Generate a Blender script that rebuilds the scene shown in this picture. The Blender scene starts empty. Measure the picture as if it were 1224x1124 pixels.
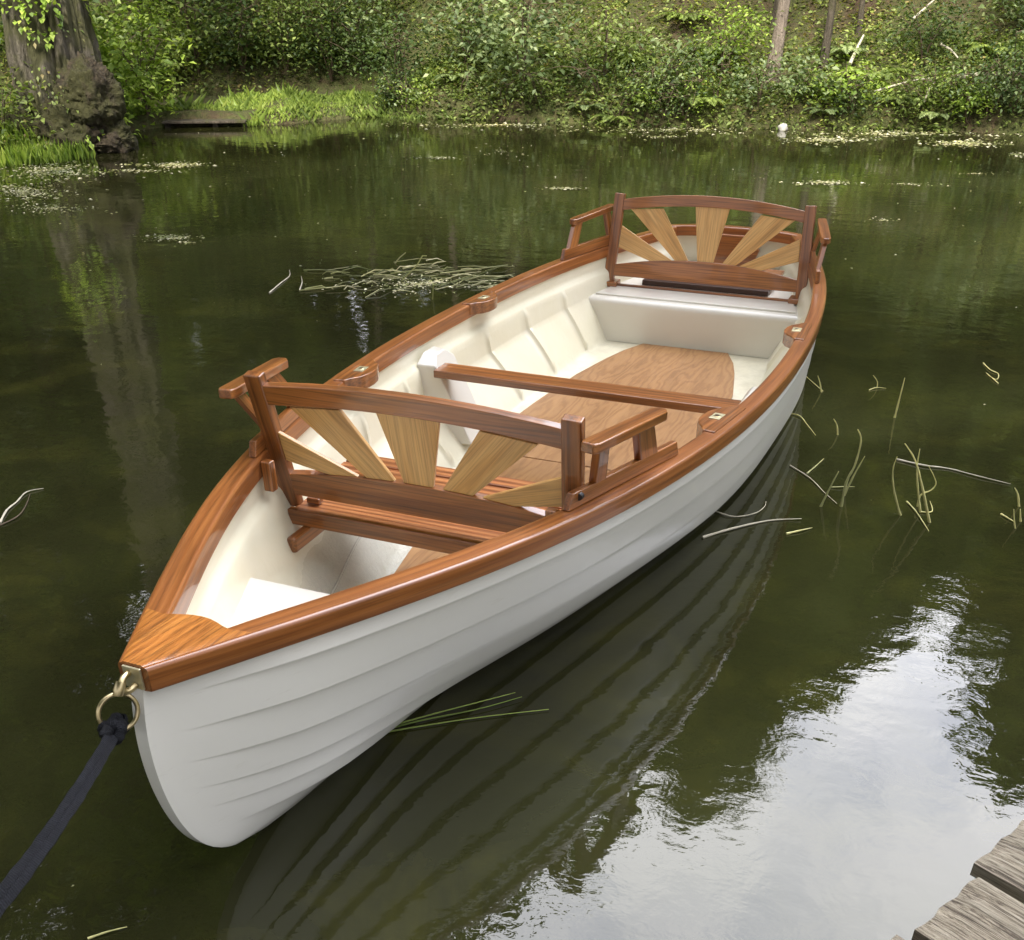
import bpy, math, random
import numpy as np
from mathutils import Vector, Matrix
R = math.radians
rnd = random.Random(7)
C = bpy.context.scene.collection
W, H = 1224, 1124
# ------------------------------------------------------------------ camera (solved from the photograph)
F, YAW, PIT, ROL, CX, CY, CZ, PPY = 1231.64, 0.3927, 0.60334, -0.00481, -1.34293, -1.4079, 1.9, 254.03
fw = np.array([math.cos(PIT)*math.cos(YAW), math.cos(PIT)*math.sin(YAW), -math.sin(PIT)])
rt = np.array([math.sin(YAW), -math.cos(YAW), 0.0]); up = np.cross(rt, fw)
r2 = rt*math.cos(ROL)+up*math.sin(ROL); u2 = -rt*math.sin(ROL)+up*math.cos(ROL)
EYE = np.array([CX, CY, CZ])
def ray(px, py): return fw+r2*(px-W/2)/F-u2*(py-H/2-PPY)/F
def at(px, py, z=0.0):                       # the point of the plane z=const that shows at a pixel
    d = ray(px, py); s = (z-CZ)/d[2]; return EYE+d*s
def stand(px, py, base):                     # a point above base, on the upright plane through it
    d = ray(px, py); n = np.array([math.cos(YAW), math.sin(YAW), 0]); s = ((base-EYE)@n)/(d@n); return EYE+d*s
cam = bpy.data.cameras.new('camera'); co = bpy.data.objects.new('camera', cam); C.objects.link(co)
M = Matrix((( r2[0], u2[0], -fw[0], CX), (r2[1], u2[1], -fw[1], CY), (r2[2], u2[2], -fw[2], CZ), (0, 0, 0, 1)))
co.matrix_world = M
cam.sensor_width = 36; cam.lens = F/W*36; cam.shift_y = PPY/W; cam.clip_start = .05; cam.clip_end = 2000
bpy.context.scene.camera = co

# ------------------------------------------------------------------ helpers
def tag(o, label=None, cat=None, group=None, kind=None):
    if label: o['label'] = label
    if cat: o['category'] = cat
    if group: o['group'] = group
    if kind: o['kind'] = kind
    return o
def mesh(name, V, Fc, mat, parent=None, smooth=None, uv=None, bevel=None, mw=None):
    me = bpy.data.meshes.new(name)
    me.from_pydata([tuple(v) for v in V], [], Fc); me.update()
    if uv is not None:
        l = me.uv_layers.new(name='UVMap'); idx = np.zeros(len(me.loops), dtype=np.int32)
        me.loops.foreach_get('vertex_index', idx); l.data.foreach_set('uv', np.asarray(uv, float)[idx].ravel())
    if mat: me.materials.append(mat)
    if smooth is not None:
        me.polygons.foreach_set('use_smooth', [True]*len(me.polygons))
        if smooth < 180: me.set_sharp_from_angle(angle=R(smooth))
    o = bpy.data.objects.new(name, me); C.objects.link(o)
    if parent: o.parent = parent
    if mw is not None: o.matrix_local = mw
    if bevel:
        b = o.modifiers.new('bevel', 'BEVEL'); b.width = bevel; b.segments = 3; b.limit_method = 'ANGLE'; b.angle_limit = R(35)
        me.polygons.foreach_set('use_smooth', [True]*len(me.polygons)); b.harden_normals = True
    return o
def empty(name, loc=(0, 0, 0)):
    o = bpy.data.objects.new(name, None); o.location = loc; C.objects.link(o); o.empty_display_size = .2; return o
def bigmesh(name, V, T, mat, parent=None, n=3, smooth=False):  # numpy arrays
    me = bpy.data.meshes.new(name); V = np.asarray(V, np.float32); T = np.asarray(T, np.int32)
    me.vertices.add(len(V)); me.vertices.foreach_set('co', V.ravel())
    me.loops.add(T.size); me.loops.foreach_set('vertex_index', T.ravel())
    me.polygons.add(len(T)); me.polygons.foreach_set('loop_start', np.arange(0, T.size, n, dtype=np.int32))
    me.polygons.foreach_set('loop_total', np.full(len(T), n, np.int32))
    if smooth: me.polygons.foreach_set('use_smooth', [True]*len(T))
    me.update(calc_edges=True); me.validate()
    if mat: me.materials.append(mat)
    o = bpy.data.objects.new(name, me); C.objects.link(o)
    if parent: o.parent = parent
    return o
def grid_faces(n, m, off=0, closed=False, flip=False):
    f = []
    for i in range(n-1):
        for j in range(m if closed else m-1):
            a, b = off+i*m+j, off+i*m+(j+1) % m; q = (a, b, b+m, a+m); f.append(q[::-1] if flip else q)
    return f
def frame(o, xdir, zhint=(0, 0, 1)):         # local X along the grain
    x = Vector(xdir).normalized(); z = Vector(zhint); y = z.cross(x).normalized(); z = x.cross(y)
    m = Matrix((x, y, z)).transposed().to_4x4(); m.translation = Vector(o); return m
def box(name, mw, size, mat, parent, bevel=.004, c=(0, 0, 0)):
    a, b, d = [s/2 for s in size]; X, Y, Z = c
    V = [(X+i*a, Y+j*b, Z+k*d) for i in (-1, 1) for j in (-1, 1) for k in (-1, 1)]
    Fc = [(0, 1, 3, 2), (4, 6, 7, 5), (0, 4, 5, 1), (2, 3, 7, 6), (0, 2, 6, 4), (1, 5, 7, 3)]
    return mesh(name, V, Fc, mat, parent, mw=mw, bevel=bevel)
def prism(name, pts, y0, y1, mat, parent, mw, bevel=.003):  # polygon in local XZ, from y0 to y1
    n = len(pts); V = [(p[0], y0, p[1]) for p in pts]+[(p[0], y1, p[1]) for p in pts]
    ar = sum(pts[i][0]*pts[(i+1) % n][1]-pts[(i+1) % n][0]*pts[i][1] for i in range(n))
    a = tuple(range(n)); b = tuple(range(2*n-1, n-1, -1)); sd = [(i, i+n, (i+1) % n+n, (i+1) % n) for i in range(n)]
    Fc = [a, b]+sd
    if ar < 0: Fc = [f[::-1] for f in Fc]
    return mesh(name, V, Fc, mat, parent, mw=mw, bevel=bevel)
def plan(name, pts, z0, z1, mat, parent, bevel=.003, mw=None):  # polygon in plan (x,y)
    m = Matrix.Rotation(R(90), 4, 'X')       # local (x, y, z) -> (x, -z, y); polygon given in x, -(-y)
    n = len(pts); ar = sum(pts[i][0]*pts[(i+1) % n][1]-pts[(i+1) % n][0]*pts[i][1] for i in range(n))
    if ar < 0: pts = pts[::-1]
    V = [(p[0], p[1], z0) for p in pts]+[(p[0], p[1], z1) for p in pts]
    Fc = [tuple(range(n-1, -1, -1)), tuple(range(n, 2*n))]+[(i, (i+1) % n, (i+1) % n+n, i+n) for i in range(n)]
    return mesh(name, V, Fc, mat, parent, bevel=bevel, mw=mw)
def tube(path, rad, k=8, cap=True):
    P = [Vector(p) for p in path]; V = []; n = len(P); rad = rad if hasattr(rad, '__len__') else [rad]*n
    t = (P[1]-P[0]).normalized(); a = t.orthogonal().normalized()
    for i in range(n):
        t = (P[min(i+1, n-1)]-P[max(i-1, 0)]).normalized(); a = (a-t*a.dot(t)).normalized(); b = t.cross(a)
        for j in range(k):
            w = 2*math.pi*j/k; V.append(P[i]+(a*math.cos(w)+b*math.sin(w))*rad[i])
    Fc = grid_faces(n, k, 0, True)
    if cap: Fc += [tuple(range(k-1, -1, -1)), tuple(range((n-1)*k, n*k))]
    return V, Fc
def tubes(lst, k=6):
    V, Fc = [], []
    for path, rad in lst:
        v, f = tube(path, rad, k); o = len(V); V += v; Fc += [tuple(i+o for i in q) for q in f]
    return V, Fc
def smoothpath(pts, n=4):
    P = [Vector(p) for p in pts]; out = []
    for i in range(len(P)-1):
        a, b, c, d = P[max(i-1, 0)], P[i], P[i+1], P[min(i+2, len(P)-1)]
        for k in range(n):
            t = k/n; out.append(.5*((2*b)+(c-a)*t+(2*a-5*b+4*c-d)*t*t+(3*b-a-3*c+d)*t**3))
    out.append(P[-1]); return out
def spl(tk, yk, t):
    tk = np.asarray(tk, float); yk = np.asarray(yk, float); n = len(tk); A = np.zeros((n, n)); b = np.zeros(n); h = np.diff(tk); A[0, 0] = A[-1, -1] = 1
    for i in range(1, n-1):
        A[i, i-1] = h[i-1]; A[i, i] = 2*(h[i-1]+h[i]); A[i, i+1] = h[i]; b[i] = 3*((yk[i+1]-yk[i])/h[i]-(yk[i]-yk[i-1])/h[i-1])
    c = np.linalg.solve(A, b); i = np.clip(np.searchsorted(tk, t)-1, 0, n-2); d = t-tk[i]
    B = (yk[i+1]-yk[i])/h[i]-h[i]*(2*c[i]+c[i+1])/3
    return yk[i]+B*d+c[i]*d**2+(c[i+1]-c[i])/(3*h[i])*d**3

# ------------------------------------------------------------------ materials
class NT:
    def __init__(s, name):
        s.m = bpy.data.materials.new(name); s.m.use_nodes = True; s.t = s.m.node_tree; s.N = s.t.nodes; s.L = s.t.links
        s.b = s.N['Principled BSDF']; s.out = s.N['Material Output']
    def n(s, typ, **kw):
        o = s.N.new(typ)
        for k, v in kw.items():
            if k.startswith('_'): o.inputs[k[1:].replace('_', ' ')].default_value = v
            else: setattr(o, k, v)
        return o
    def l(s, a, b): s.L.new(a, b)
    def coord(s, kind='Object', scale=(1, 1, 1), rot=(0, 0, 0)):
        tc = s.n('ShaderNodeTexCoord'); mp = s.n('ShaderNodeMapping'); mp.inputs['Scale'].default_value = scale; mp.inputs['Rotation'].default_value = rot
        s.l(tc.outputs[kind], mp.inputs[0]); return mp.outputs[0]
    def noise(s, vec, scale, detail=4, rough=.55, dist=0):
        o = s.n('ShaderNodeTexNoise', _Scale=scale, _Detail=detail, _Roughness=rough, _Distortion=dist); s.l(vec, o.inputs['Vector']); return o.outputs['Fac']
    def ramp(s, fac, stops):
        o = s.n('ShaderNodeValToRGB'); e = o.color_ramp.elements
        while len(e) < len(stops): e.new(.5)
        for k, (p, c) in enumerate(stops): e[k].position = p; e[k].color = (*c, 1) if hasattr(c, '__len__') else (c, c, c, 1)
        s.l(fac, o.inputs[0]); return o.outputs[0]
    def mix(s, fac, a, b, typ='MIX'):
        o = s.n('ShaderNodeMix', data_type='RGBA', blend_type=typ)
        for k, v in ((0, fac), (6, a), (7, b)):
            if isinstance(v, (int, float)): o.inputs[k].default_value = v
            elif isinstance(v, tuple): o.inputs[k].default_value = (*v, 1)
            else: s.l(v, o.inputs[k])
        return o.outputs[2]
    def math(s, op, a, b=0.0):
        o = s.n('ShaderNodeMath', operation=op)
        for k, v in ((0, a), (1, b)):
            if isinstance(v, (int, float)): o.inputs[k].default_value = v
            else: s.l(v, o.inputs[k])
        return o.outputs[0]
    def bump(s, h, dist=.002, st=1.0, prev=None):
        o = s.n('ShaderNodeBump', _Strength=st, _Distance=dist); s.l(h, o.inputs['Height'])
        if prev is not None: s.l(prev, o.inputs['Normal'])
        s.l(o.outputs[0], s.b.inputs['Normal']); return o.outputs[0]
    def set(s, **kw):
        for k, v in kw.items():
            i = s.b.inputs[k.replace('_', ' ')]
            if hasattr(v, 'is_output') or isinstance(v, bpy.types.NodeSocket): s.l(v, i)
            else: i.default_value = (*v, 1) if hasattr(v, '__len__') and len(v) == 3 and k != 'Subsurface_Radius' else v
        return s

def wood(name, dark, mid, light, kind='Object', scale=1.0, rough=.35, coat=.7, fine=1.0, lines=.5, coatr=.06, fm=.7):
    s = NT(name)
    v = s.coord(kind, (1.2*scale, 14*scale, 14*scale)); v2 = s.coord(kind, (3*scale, 140*scale*fine, 140*scale*fine)); v3 = s.coord(kind, (.6*scale, 5*scale, 5*scale))
    a = s.noise(v, 1.6, 4, .6, .6); f = s.noise(v2, 1.0, 2, .6); g = s.noise(v3, 2, 3)
    w = s.n('ShaderNodeTexWave', wave_type='BANDS', bands_direction='Y', _Scale=2.2, _Distortion=7.0, _Detail=3.0, _Detail_Scale=.6); s.l(v3, w.inputs['Vector'])
    c = s.ramp(a, [(.25, dark), (.5, mid), (.78, light)])
    c = s.mix(lines, c, s.ramp(w.outputs['Fac'], [(0, tuple(x*.62 for x in mid)), (.35, mid), (1, light)]))
    c = s.mix(fm, c, s.ramp(f, [(.36, .42), (.50, .95), (.66, 1.2)]), 'MULTIPLY')
    c = s.mix(.5, c, s.ramp(g, [(.3, .75), (.7, 1.15)]), 'MULTIPLY')
    s.set(Base_Color=c, Roughness=rough, Coat_Weight=coat, Coat_Roughness=coatr)
    h = s.math('ADD', f, s.math('MULTIPLY', g, 3.0)); s.bump(h, .0006, .5); return s.m
MAHOG = wood('varnished_mahogany', (.130, .039, .009), (.255, .084, .017), (.40, .150, .036))
RAILM = wood('varnished_rail_wood', (.17, .050, .011), (.285, .092, .020), (.39, .150, .038), 'UV', fm=.45, lines=.35)
HOOKM = wood('varnished_orange_wood', (.30, .095, .018), (.42, .145, .026), (.52, .21, .045), scale=1.2, lines=.3)
SLATM = wood('pale_slat_wood', (.40, .20, .055), (.58, .31, .092), (.68, .415, .155), scale=1.6, coat=.3, rough=.4, lines=.6, coatr=.12, fm=.42)
SEATM = wood('striped_seat_wood', (.22, .06, .018), (.36, .12, .035), (.50, .21, .075), scale=1.0, lines=.8)
PLYM = None
def ply():
    s = NT('varnished_plywood'); v = s.coord('Object', (.55, 2.2, 1)); n = s.noise(v, 2.2, 3, .5, 1.2)
    w = s.n('ShaderNodeTexWave', wave_type='BANDS', bands_direction='Y', _Scale=2.6, _Distortion=24.0, _Detail=4.0, _Detail_Scale=1.3); s.l(v, w.inputs['Vector'])
    c = s.mix(.38, s.ramp(n, [(.3, (.24, .112, .034)), (.7, (.34, .172, .060))]), s.ramp(w.outputs['Fac'], [(0, (.20, .088, .025)), (.4, (.33, .165, .055)), (1, (.40, .215, .08))]))
    f = s.noise(s.coord('Object', (4, 160, 10)), 1, 2); c = s.mix(.35, c, s.ramp(f, [(.3, .7), (.7, 1.15)]), 'MULTIPLY')
    s.set(Base_Color=c, Roughness=.45, Coat_Weight=.15, Coat_Roughness=.2); s.bump(f, .0006, .5); return s.m
PLYM = ply()
def grp(name, col, col2, rough=.28, bump=.001, coat=.3, stain=None):
    s = NT(name); v = s.coord('Object'); n = s.noise(s.coord('Object', (1, 1, 2.5)), 1.6, 2, .5); n2 = s.noise(v, 26, 3, .6); n3 = s.noise(v, 3, 1, .5)
    c = s.mix(n, col, col2)
    if stain:
        sp = s.n('ShaderNodeSeparateXYZ'); s.l(v, sp.inputs[0]); o = s.n('ShaderNodeMapRange'); o.inputs['From Min'].default_value = .055; o.inputs['From Max'].default_value = .0; s.l(s.math('ADD', sp.outputs[2], s.math('MULTIPLY', s.noise(v, 9, 4, .7), .05)), o.inputs['Value'])
        c = s.mix(o.outputs[0], c, (.30, .28, .15))
        c = s.mix(s.ramp(s.noise(s.coord('Object', (6, 6, 40)), 1.5, 4, .7), [(.62, 0.0), (.72, .16)]), c, (.50, .46, .36))
    s.set(Base_Color=c, Roughness=rough, Coat_Weight=coat, Coat_Roughness=.08)
    s.bump(n2, bump, .6); return s.m
HULLM = grp('white_hull_gelcoat', (.80, .775, .70), (.775, .745, .665), .25, .0003, .5, True)
def linerm():
    s = NT('cream_liner_gelcoat'); v = s.coord('Object'); n = s.noise(v, 2.3, 4, .6, .4); n2 = s.noise(v, 30, 3, .6); n3 = s.noise(v, 44, 4, .65, 1.0)
    c = s.mix(s.ramp(n, [(.35, 0.0), (.7, 1.0)]), (.75, .71, .55), (.70, .655, .48))
    sp = s.n('ShaderNodeSeparateXYZ'); s.l(v, sp.inputs[0])
    def mr(sock, a, b):
        o = s.n('ShaderNodeMapRange'); o.interpolation_type = 'SMOOTHSTEP'; o.inputs['From Min'].default_value = a; o.inputs['From Max'].default_value = b; s.l(sock, o.inputs['Value']); return o.outputs[0]
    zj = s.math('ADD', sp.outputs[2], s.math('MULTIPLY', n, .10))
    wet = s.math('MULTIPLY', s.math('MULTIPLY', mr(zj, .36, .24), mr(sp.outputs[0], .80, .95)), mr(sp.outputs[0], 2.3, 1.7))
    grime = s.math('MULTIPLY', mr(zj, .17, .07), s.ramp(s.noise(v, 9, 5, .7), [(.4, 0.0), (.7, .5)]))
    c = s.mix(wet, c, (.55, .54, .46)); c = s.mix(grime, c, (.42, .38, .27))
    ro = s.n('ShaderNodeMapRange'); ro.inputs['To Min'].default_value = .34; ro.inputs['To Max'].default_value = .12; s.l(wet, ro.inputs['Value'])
    s.set(Base_Color=c, Roughness=ro.outputs[0], Coat_Weight=.35, Coat_Roughness=.06)
    b = s.bump(n2, .0016, .6); s.bump(s.math('MULTIPLY', n3, wet), .011, .9, b); return s.m
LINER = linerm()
WHITE = grp('white_locker_gelcoat', (.68, .65, .57), (.65, .62, .54), .3, .0004, .4)
def simple(name, col, rough=.5, metal=0, **kw):
    s = NT(name); n = s.noise(s.coord('Object'), kw.pop('sc', 30), 4); c = s.mix(n, tuple(x*.75 for x in col), tuple(min(1, x*1.25) for x in col))
    s.set(Base_Color=c, Roughness=rough, Metallic=metal); s.bump(n, kw.pop('bd', .001), .4); return s.m
BRASS = simple('brass', (.62, .50, .28), .3, 1.0, bd=.0003)
BRASSP = simple('pale_brass_plate', (.62, .56, .36), .38, .7, bd=.0003)
RECESS_DARK = simple('recess_shade_brown', (.045, .018, .008), .4)  # brown standing for shade in the seat gap and socket holes
BLACK = simple('black_plastic', (.02, .02, .022), .4)
def strapm():
    s = NT('navy_webbing'); w = s.n('ShaderNodeTexWave', bands_direction='DIAGONAL', _Scale=55.0, _Distortion=1.5); s.l(s.coord('UV', (1, 1, 1)), w.inputs['Vector'])
    n = s.noise(s.coord('Object'), 22, 4); c = s.mix(n, (.003, .0033, .005), (.015, .016, .022)); c = s.mix(.8, c, s.ramp(w.outputs['Fac'], [(0, .35), (1, 1.5)]), 'MULTIPLY')
    s.set(Base_Color=c, Roughness=.75); s.b.inputs['Specular IOR Level'].default_value = .25; b = s.bump(w.outputs['Fac'], .002, .8); s.bump(s.noise(s.coord('Object'), 60, 5, .7, 1.5), .010, 1.0, b); return s.m
STRAP = strapm()
def jettym():
    s = NT('weathered_plank'); v = s.coord('Object', (3.2, 60, 60)); a = s.noise(v, 1.1, 8, .78, 1.6); b = s.noise(s.coord('Object', (1.5, 9, 9)), 2, 4, .6, .8); g = s.noise(s.coord('Object'), 90, 3)
    c = s.ramp(a, [(.34, (.018, .012, .008)), (.43, (.10, .075, .048)), (.50, (.28, .235, .165)), (.66, (.43, .38, .29))])
    c = s.mix(.6, c, s.ramp(b, [(.3, .45), (.6, 1.1)]), 'MULTIPLY')
    s.set(Base_Color=c, Roughness=.8); q = s.bump(a, .008, 1.0); s.bump(g, .001, .5, q); return s.m
JETTY = jettym()
def leafm(name, cols, trans=.35, rough=.5):
    s = NT(name); g = s.n('ShaderNodeNewGeometry'); c = s.ramp(g.outputs['Random Per Island'], [(i/(len(cols)-1), k) for i, k in enumerate(cols)])
    big = s.noise(s.coord('Object'), 1.1, 3); c = s.mix(1.0, c, s.ramp(big, [(.32, (.62, .66, .6)), (.68, (1.9, 1.75, 1.5))]), 'MULTIPLY')
    s.set(Base_Color=c, Roughness=rough)
    t = s.n('ShaderNodeBsdfTranslucent'); s.l(s.mix(1.0, c, (1.15, 1.2, .5), 'MULTIPLY'), t.inputs[0]); m = s.n('ShaderNodeMixShader'); m.inputs[0].default_value = trans
    s.l(s.b.outputs[0], m.inputs[1]); s.l(t.outputs[0], m.inputs[2]); s.l(m.outputs[0], s.out.inputs[0]); return s.m
LF_MID = leafm('mid_green_leaf', [(0.091, 0.137, 0.036), (0.143, 0.202, 0.055), (0.195, 0.260, 0.078), (0.286, 0.364, 0.117)])
LF_BLUE = leafm('cool_green_leaf', [(0.091, 0.137, 0.062), (0.143, 0.202, 0.094), (0.208, 0.273, 0.130), (0.338, 0.403, 0.234)])
LF_YEL = leafm('yellow_green_leaf', [(0.120, 0.192, 0.030), (0.192, 0.300, 0.048), (0.288, 0.408, 0.072), (0.396, 0.504, 0.120)])
LF_DARK = leafm('dark_green_leaf', [(0.036, 0.066, 0.022), (0.060, 0.102, 0.031), (0.102, 0.156, 0.048)])
LF_CAN = leafm('canopy_leaf', [(.055, .095, .025), (.09, .14, .035), (.14, .19, .055)], .3)
LF_COV = leafm('ground_cover_leaf', [(0.100, 0.150, 0.037), (0.163, 0.225, 0.050), (0.237, 0.300, 0.075), (0.275, 0.213, 0.100), (0.188, 0.263, 0.075), (0.300, 0.350, 0.125)])
LF_GRASS = leafm('lush_grass', [(.10, .15, .035), (.17, .25, .055), (.22, .31, .065), (.30, .37, .10)])
LF_STALK = leafm('dry_stalk', [(.26, .27, .09), (.52, .50, .24), (.68, .65, .40), (.76, .72, .52)], .1)
LF_RAFT = leafm('raft_twig', [(.05, .06, .018), (.12, .14, .04), (.20, .21, .09), (.30, .29, .15), (.60, .57, .42)], .05)
LF_FLOAT = leafm('floating_bits', [(.13, .15, .05), (.22, .22, .10), (.62, .60, .50), (.16, .20, .06), (.28, .27, .15)], .05)
def barkm(name, a, b, moss=0.4, sc=1.0, st=3):
    s = NT(name); v = s.coord('Object', (14*sc, 14*sc, st*sc)); n = s.noise(v, 1.3, 6, .7, 1.0); m = s.noise(s.coord('Object'), 2.6, 4, .6)
    c = s.ramp(n, [(.3, a), (.65, b)]); c = s.mix(s.ramp(m, [(.62-moss*.3, 0.0), (.74-moss*.3, .8)]), c, (.085, .085, .025))
    s.set(Base_Color=c, Roughness=.9); s.bump(n, .06/sc, 1.0); return s.m
BARK_OLD = barkm('mossy_old_bark', (.03, .025, .016), (.22, .19, .14), .68, .6)
BARK_BURL = barkm('dark_burl_bark', (.010, .008, .004), (.115, .085, .050), .75, .8, 12)
BARK_PALE = barkm('pale_smooth_bark', (.22, .17, .13), (.36, .29, .23), .1, .8)
BARK_DARK = barkm('dark_bark', (.05, .04, .028), (.15, .12, .085), .35)
TWIG = simple('bare_twig', (.52, .47, .36), .8)
TWIGD = simple('brown_twig', (.12, .085, .055), .85)
def groundm():
    s = NT('forest_floor'); v = s.coord('Object'); a = s.noise(v, .7, 5, .65, .5); b = s.noise(v, 6, 5, .7); d = s.noise(v, 38, 4, .7)
    c = s.ramp(a, [(.30, (.10, .065, .035)), (.42, (.10, .105, .03)), (.6, (.13, .155, .04)), (.75, (.19, .20, .06))])
    c = s.mix(s.ramp(b, [(.45, 0.0), (.7, .8)]), c, (.14, .085, .05)); c = s.mix(.7, c, s.ramp(d, [(.3, .4), (.7, 1.4)]), 'MULTIPLY')
    s.set(Base_Color=c, Roughness=.95); q = s.bump(b, .15, 1.0); s.bump(d, .03, 1.0, q); return s.m
GROUND = groundm()
def waterm():
    s = NT('pond_water'); v = s.coord('Object'); a = s.noise(v, .35, 4, .6, .6); b = s.noise(v, 1.7, 5, .65, 1.0)
    c = s.ramp(a, [(.30, (.011, .0108, .0040)), (.55, (.0205, .0212, .0072)), (.75, (.043, .045, .015))])
    c = s.mix(s.ramp(b, [(.5, 0.0), (.78, .55)]), c, (.050, .048, .010))
    s.set(Base_Color=c, Roughness=.015, IOR=1.36); s.b.inputs['Specular IOR Level'].default_value = .78
    w1 = s.noise(s.coord('Object', (1, 1, 1), (0, 0, R(-22))), 9, 3, .55, .5)
    w2 = s.noise(s.coord('Object', (2.2, .9, 1), (0, 0, R(20))), 2.2, 2, .5, .3)
    w3 = s.noise(s.coord('Object', (1.6, 1, 1), (0, 0, R(-30))), 38, 2, .5, .6)
    patch = s.ramp(s.noise(v, .55, 2), [(.40, .15), (.66, 1.0)])
    w4 = s.noise(s.coord('Object', (1, 1, 1), (0, 0, R(15))), 4.5, 2, .5, .8); q = s.bump(w2, .004, .5); q = s.bump(w4, .0020, .6, q); q = s.bump(w1, .0013, .6, q); s.bump(s.math('MULTIPLY', w3, patch), .00032, .8, q); return s.m
WATER = waterm()

# ------------------------------------------------------------------ hull shape
L = 5.922
BK = [.0386, .4501, .7107, .8393, .8693, .8242, .6826, .4293]; ZK = [.7227, .623, .5561, .525, .5112]
def gb(x): return spl(np.linspace(0, 1, 8), BK, np.asarray(x, float)/L)
def gz(x): return spl(np.linspace(0, 1, 5), ZK, np.asarray(x, float)/L)
WX = [.36, .6, .81, 1.136, 1.527, 2.013, 2.832, 3.584, 4.4, 5.2, 5.92]; WY = [.018, .058, .092, .158, .293, .447, .655, .722, .735, .617, .374]
SV = [-.25, 0, .06, .13, .22, .35, .5, .7, .88, 1.0]; SX = [1.0, .40, .245, .145, .080, .028, -.005, -.024, -.018, .0]
def hull(s, v):
    x0 = float(spl(SV, SX, v)); x = x0+s*(L-x0); xt = s*L; xw = .36+s*(L-.36)
    yt = max(float(gb(xt))-.024, .018); w = max(float(spl(WX, WY, xw)), .018); e = 1.15-.52*min(xt/2.5, 1); zt = float(gz(xt))-.05
    if v >= 0: y = w+(yt-w)*v**e
    else: y = w*math.sqrt(max(0, 1-(v/-.25)**2))
    y = max(y, .0)
    return x, y, zt*v
def sm(a, b, t): t = min(max((t-a)/(b-a), 0), 1); return t*t*(3-2*t)
boat = empty('rowing_boat')
tag(boat, 'white clinker rowing boat with varnished wood rails and fan backrests floating on the pond', 'boat')
def build_hull():
    S = [0, .002, .005, .009, .014, .02, .028, .037, .047, .058, .07, .084, .1]+list(np.linspace(.12, 1, 60))
    bow = [1.0, .93, .81, .69, .57, .46, .31, .12, -.25]; mid = [1.0, .895, .65, .40, .18, .04, -.10, -.16, -.25]
    rows = []
    for s in S:
        row = []
        vj = [m+(b-m)*math.exp(-s/.1) for b, m in zip(bow, mid)]; A = .016*sm(.010, .07, s)
        for j in range(len(vj)-1):
            a, b = vj[j], vj[j+1]
            for t in (0, .04, .2, .4, .6, .8, .94, 1):
                v = a+(b-a)*t; x, y, z = hull(s, v)
                o = A*(t*1.25-.30*max(0, 1-t/.12)) if (j < 6 and v > -.2) else 0
                row.append((x, y+o, z))
        if S.index(s) == 0: row = [(p[0], .016, p[2]) for p in row]
        rows.append(row)
    n, m = len(rows), len(rows[0]); V = []; Fc = []
    for sg in (-1, 1):
        off = len(V); V += [(x, sg*max(y, .0), z) for r in rows for (x, y, z) in r]; Fc += grid_faces(n, m, off, flip=(sg > 0))
    N = n*m
    for j in range(m-1): Fc.append((j, N+j, N+j+1, j+1))                       # stem face
    e = (n-1)*m
    for j in range(m-1): Fc.append((e+j+1, N+e+j+1, N+e+j, e+j))           # transom
    o = mesh('hull', V, Fc, HULLM, boat, smooth=32)
    return o
build_hull()
def yout(x, z):                                  # outer half breadth at x,z
    v = z/(float(gz(x))-.05); v = min(max(v, 0), 1); x0 = float(spl(SV, SX, v)); s = (x-x0)/(L-x0)
    if s < 0: return 0
    return hull(s, v)[1]
ZF = .035
def yfl(x): return float(np.interp(x, [.3, .6, 1, 1.6, 2.4, 3.2, 4.4, 5.9], [.0, .03, .15, .33, .50, .565, .54, .38]))
def liner_section(x):
    zt = float(gz(x))-.03; yi = max(float(gb(x))-.062, .004); out = []
    def lim(y, z): return max(min(y, yout(x, z)-.012), .002)
    k = .27+.11*(1-sm(.8, 1.3, x))
    yk = lim(yi-.055, k); f = min(yfl(x), yk)
    ctl = [(yi, zt), (yi-.002, zt-.085), (yi-.008, zt-.100), (yi-.026, zt-.112), (yi-.034, zt-.125)]
    out = [(lim(y, z) if z < zt else y, z) for y, z in ctl]
    y1, z1 = out[-1]
    for t in (.25, .5, .75, .9): z = z1+(k-z1)*t; out.append((lim(y1+(yk-y1)*t, z), z))
    for t in (0, .12, .3, .5, .7, .86, .95): out.append((yk+(f-yk)*t, k+(ZF-k)*(t**1.0)+.012*math.sin(math.pi*t)))
    out += [(f*.985, ZF), (f*.8, ZF), (f*.4, ZF), (0, ZF)]
    fl = float(np.interp(x, [.0, .1, .2, .3, .45, .6], [.6, .45, .3, .2, .10, ZF]))
    return [(y, max(z, min(fl, zt-.01))) for y, z in out]
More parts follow.
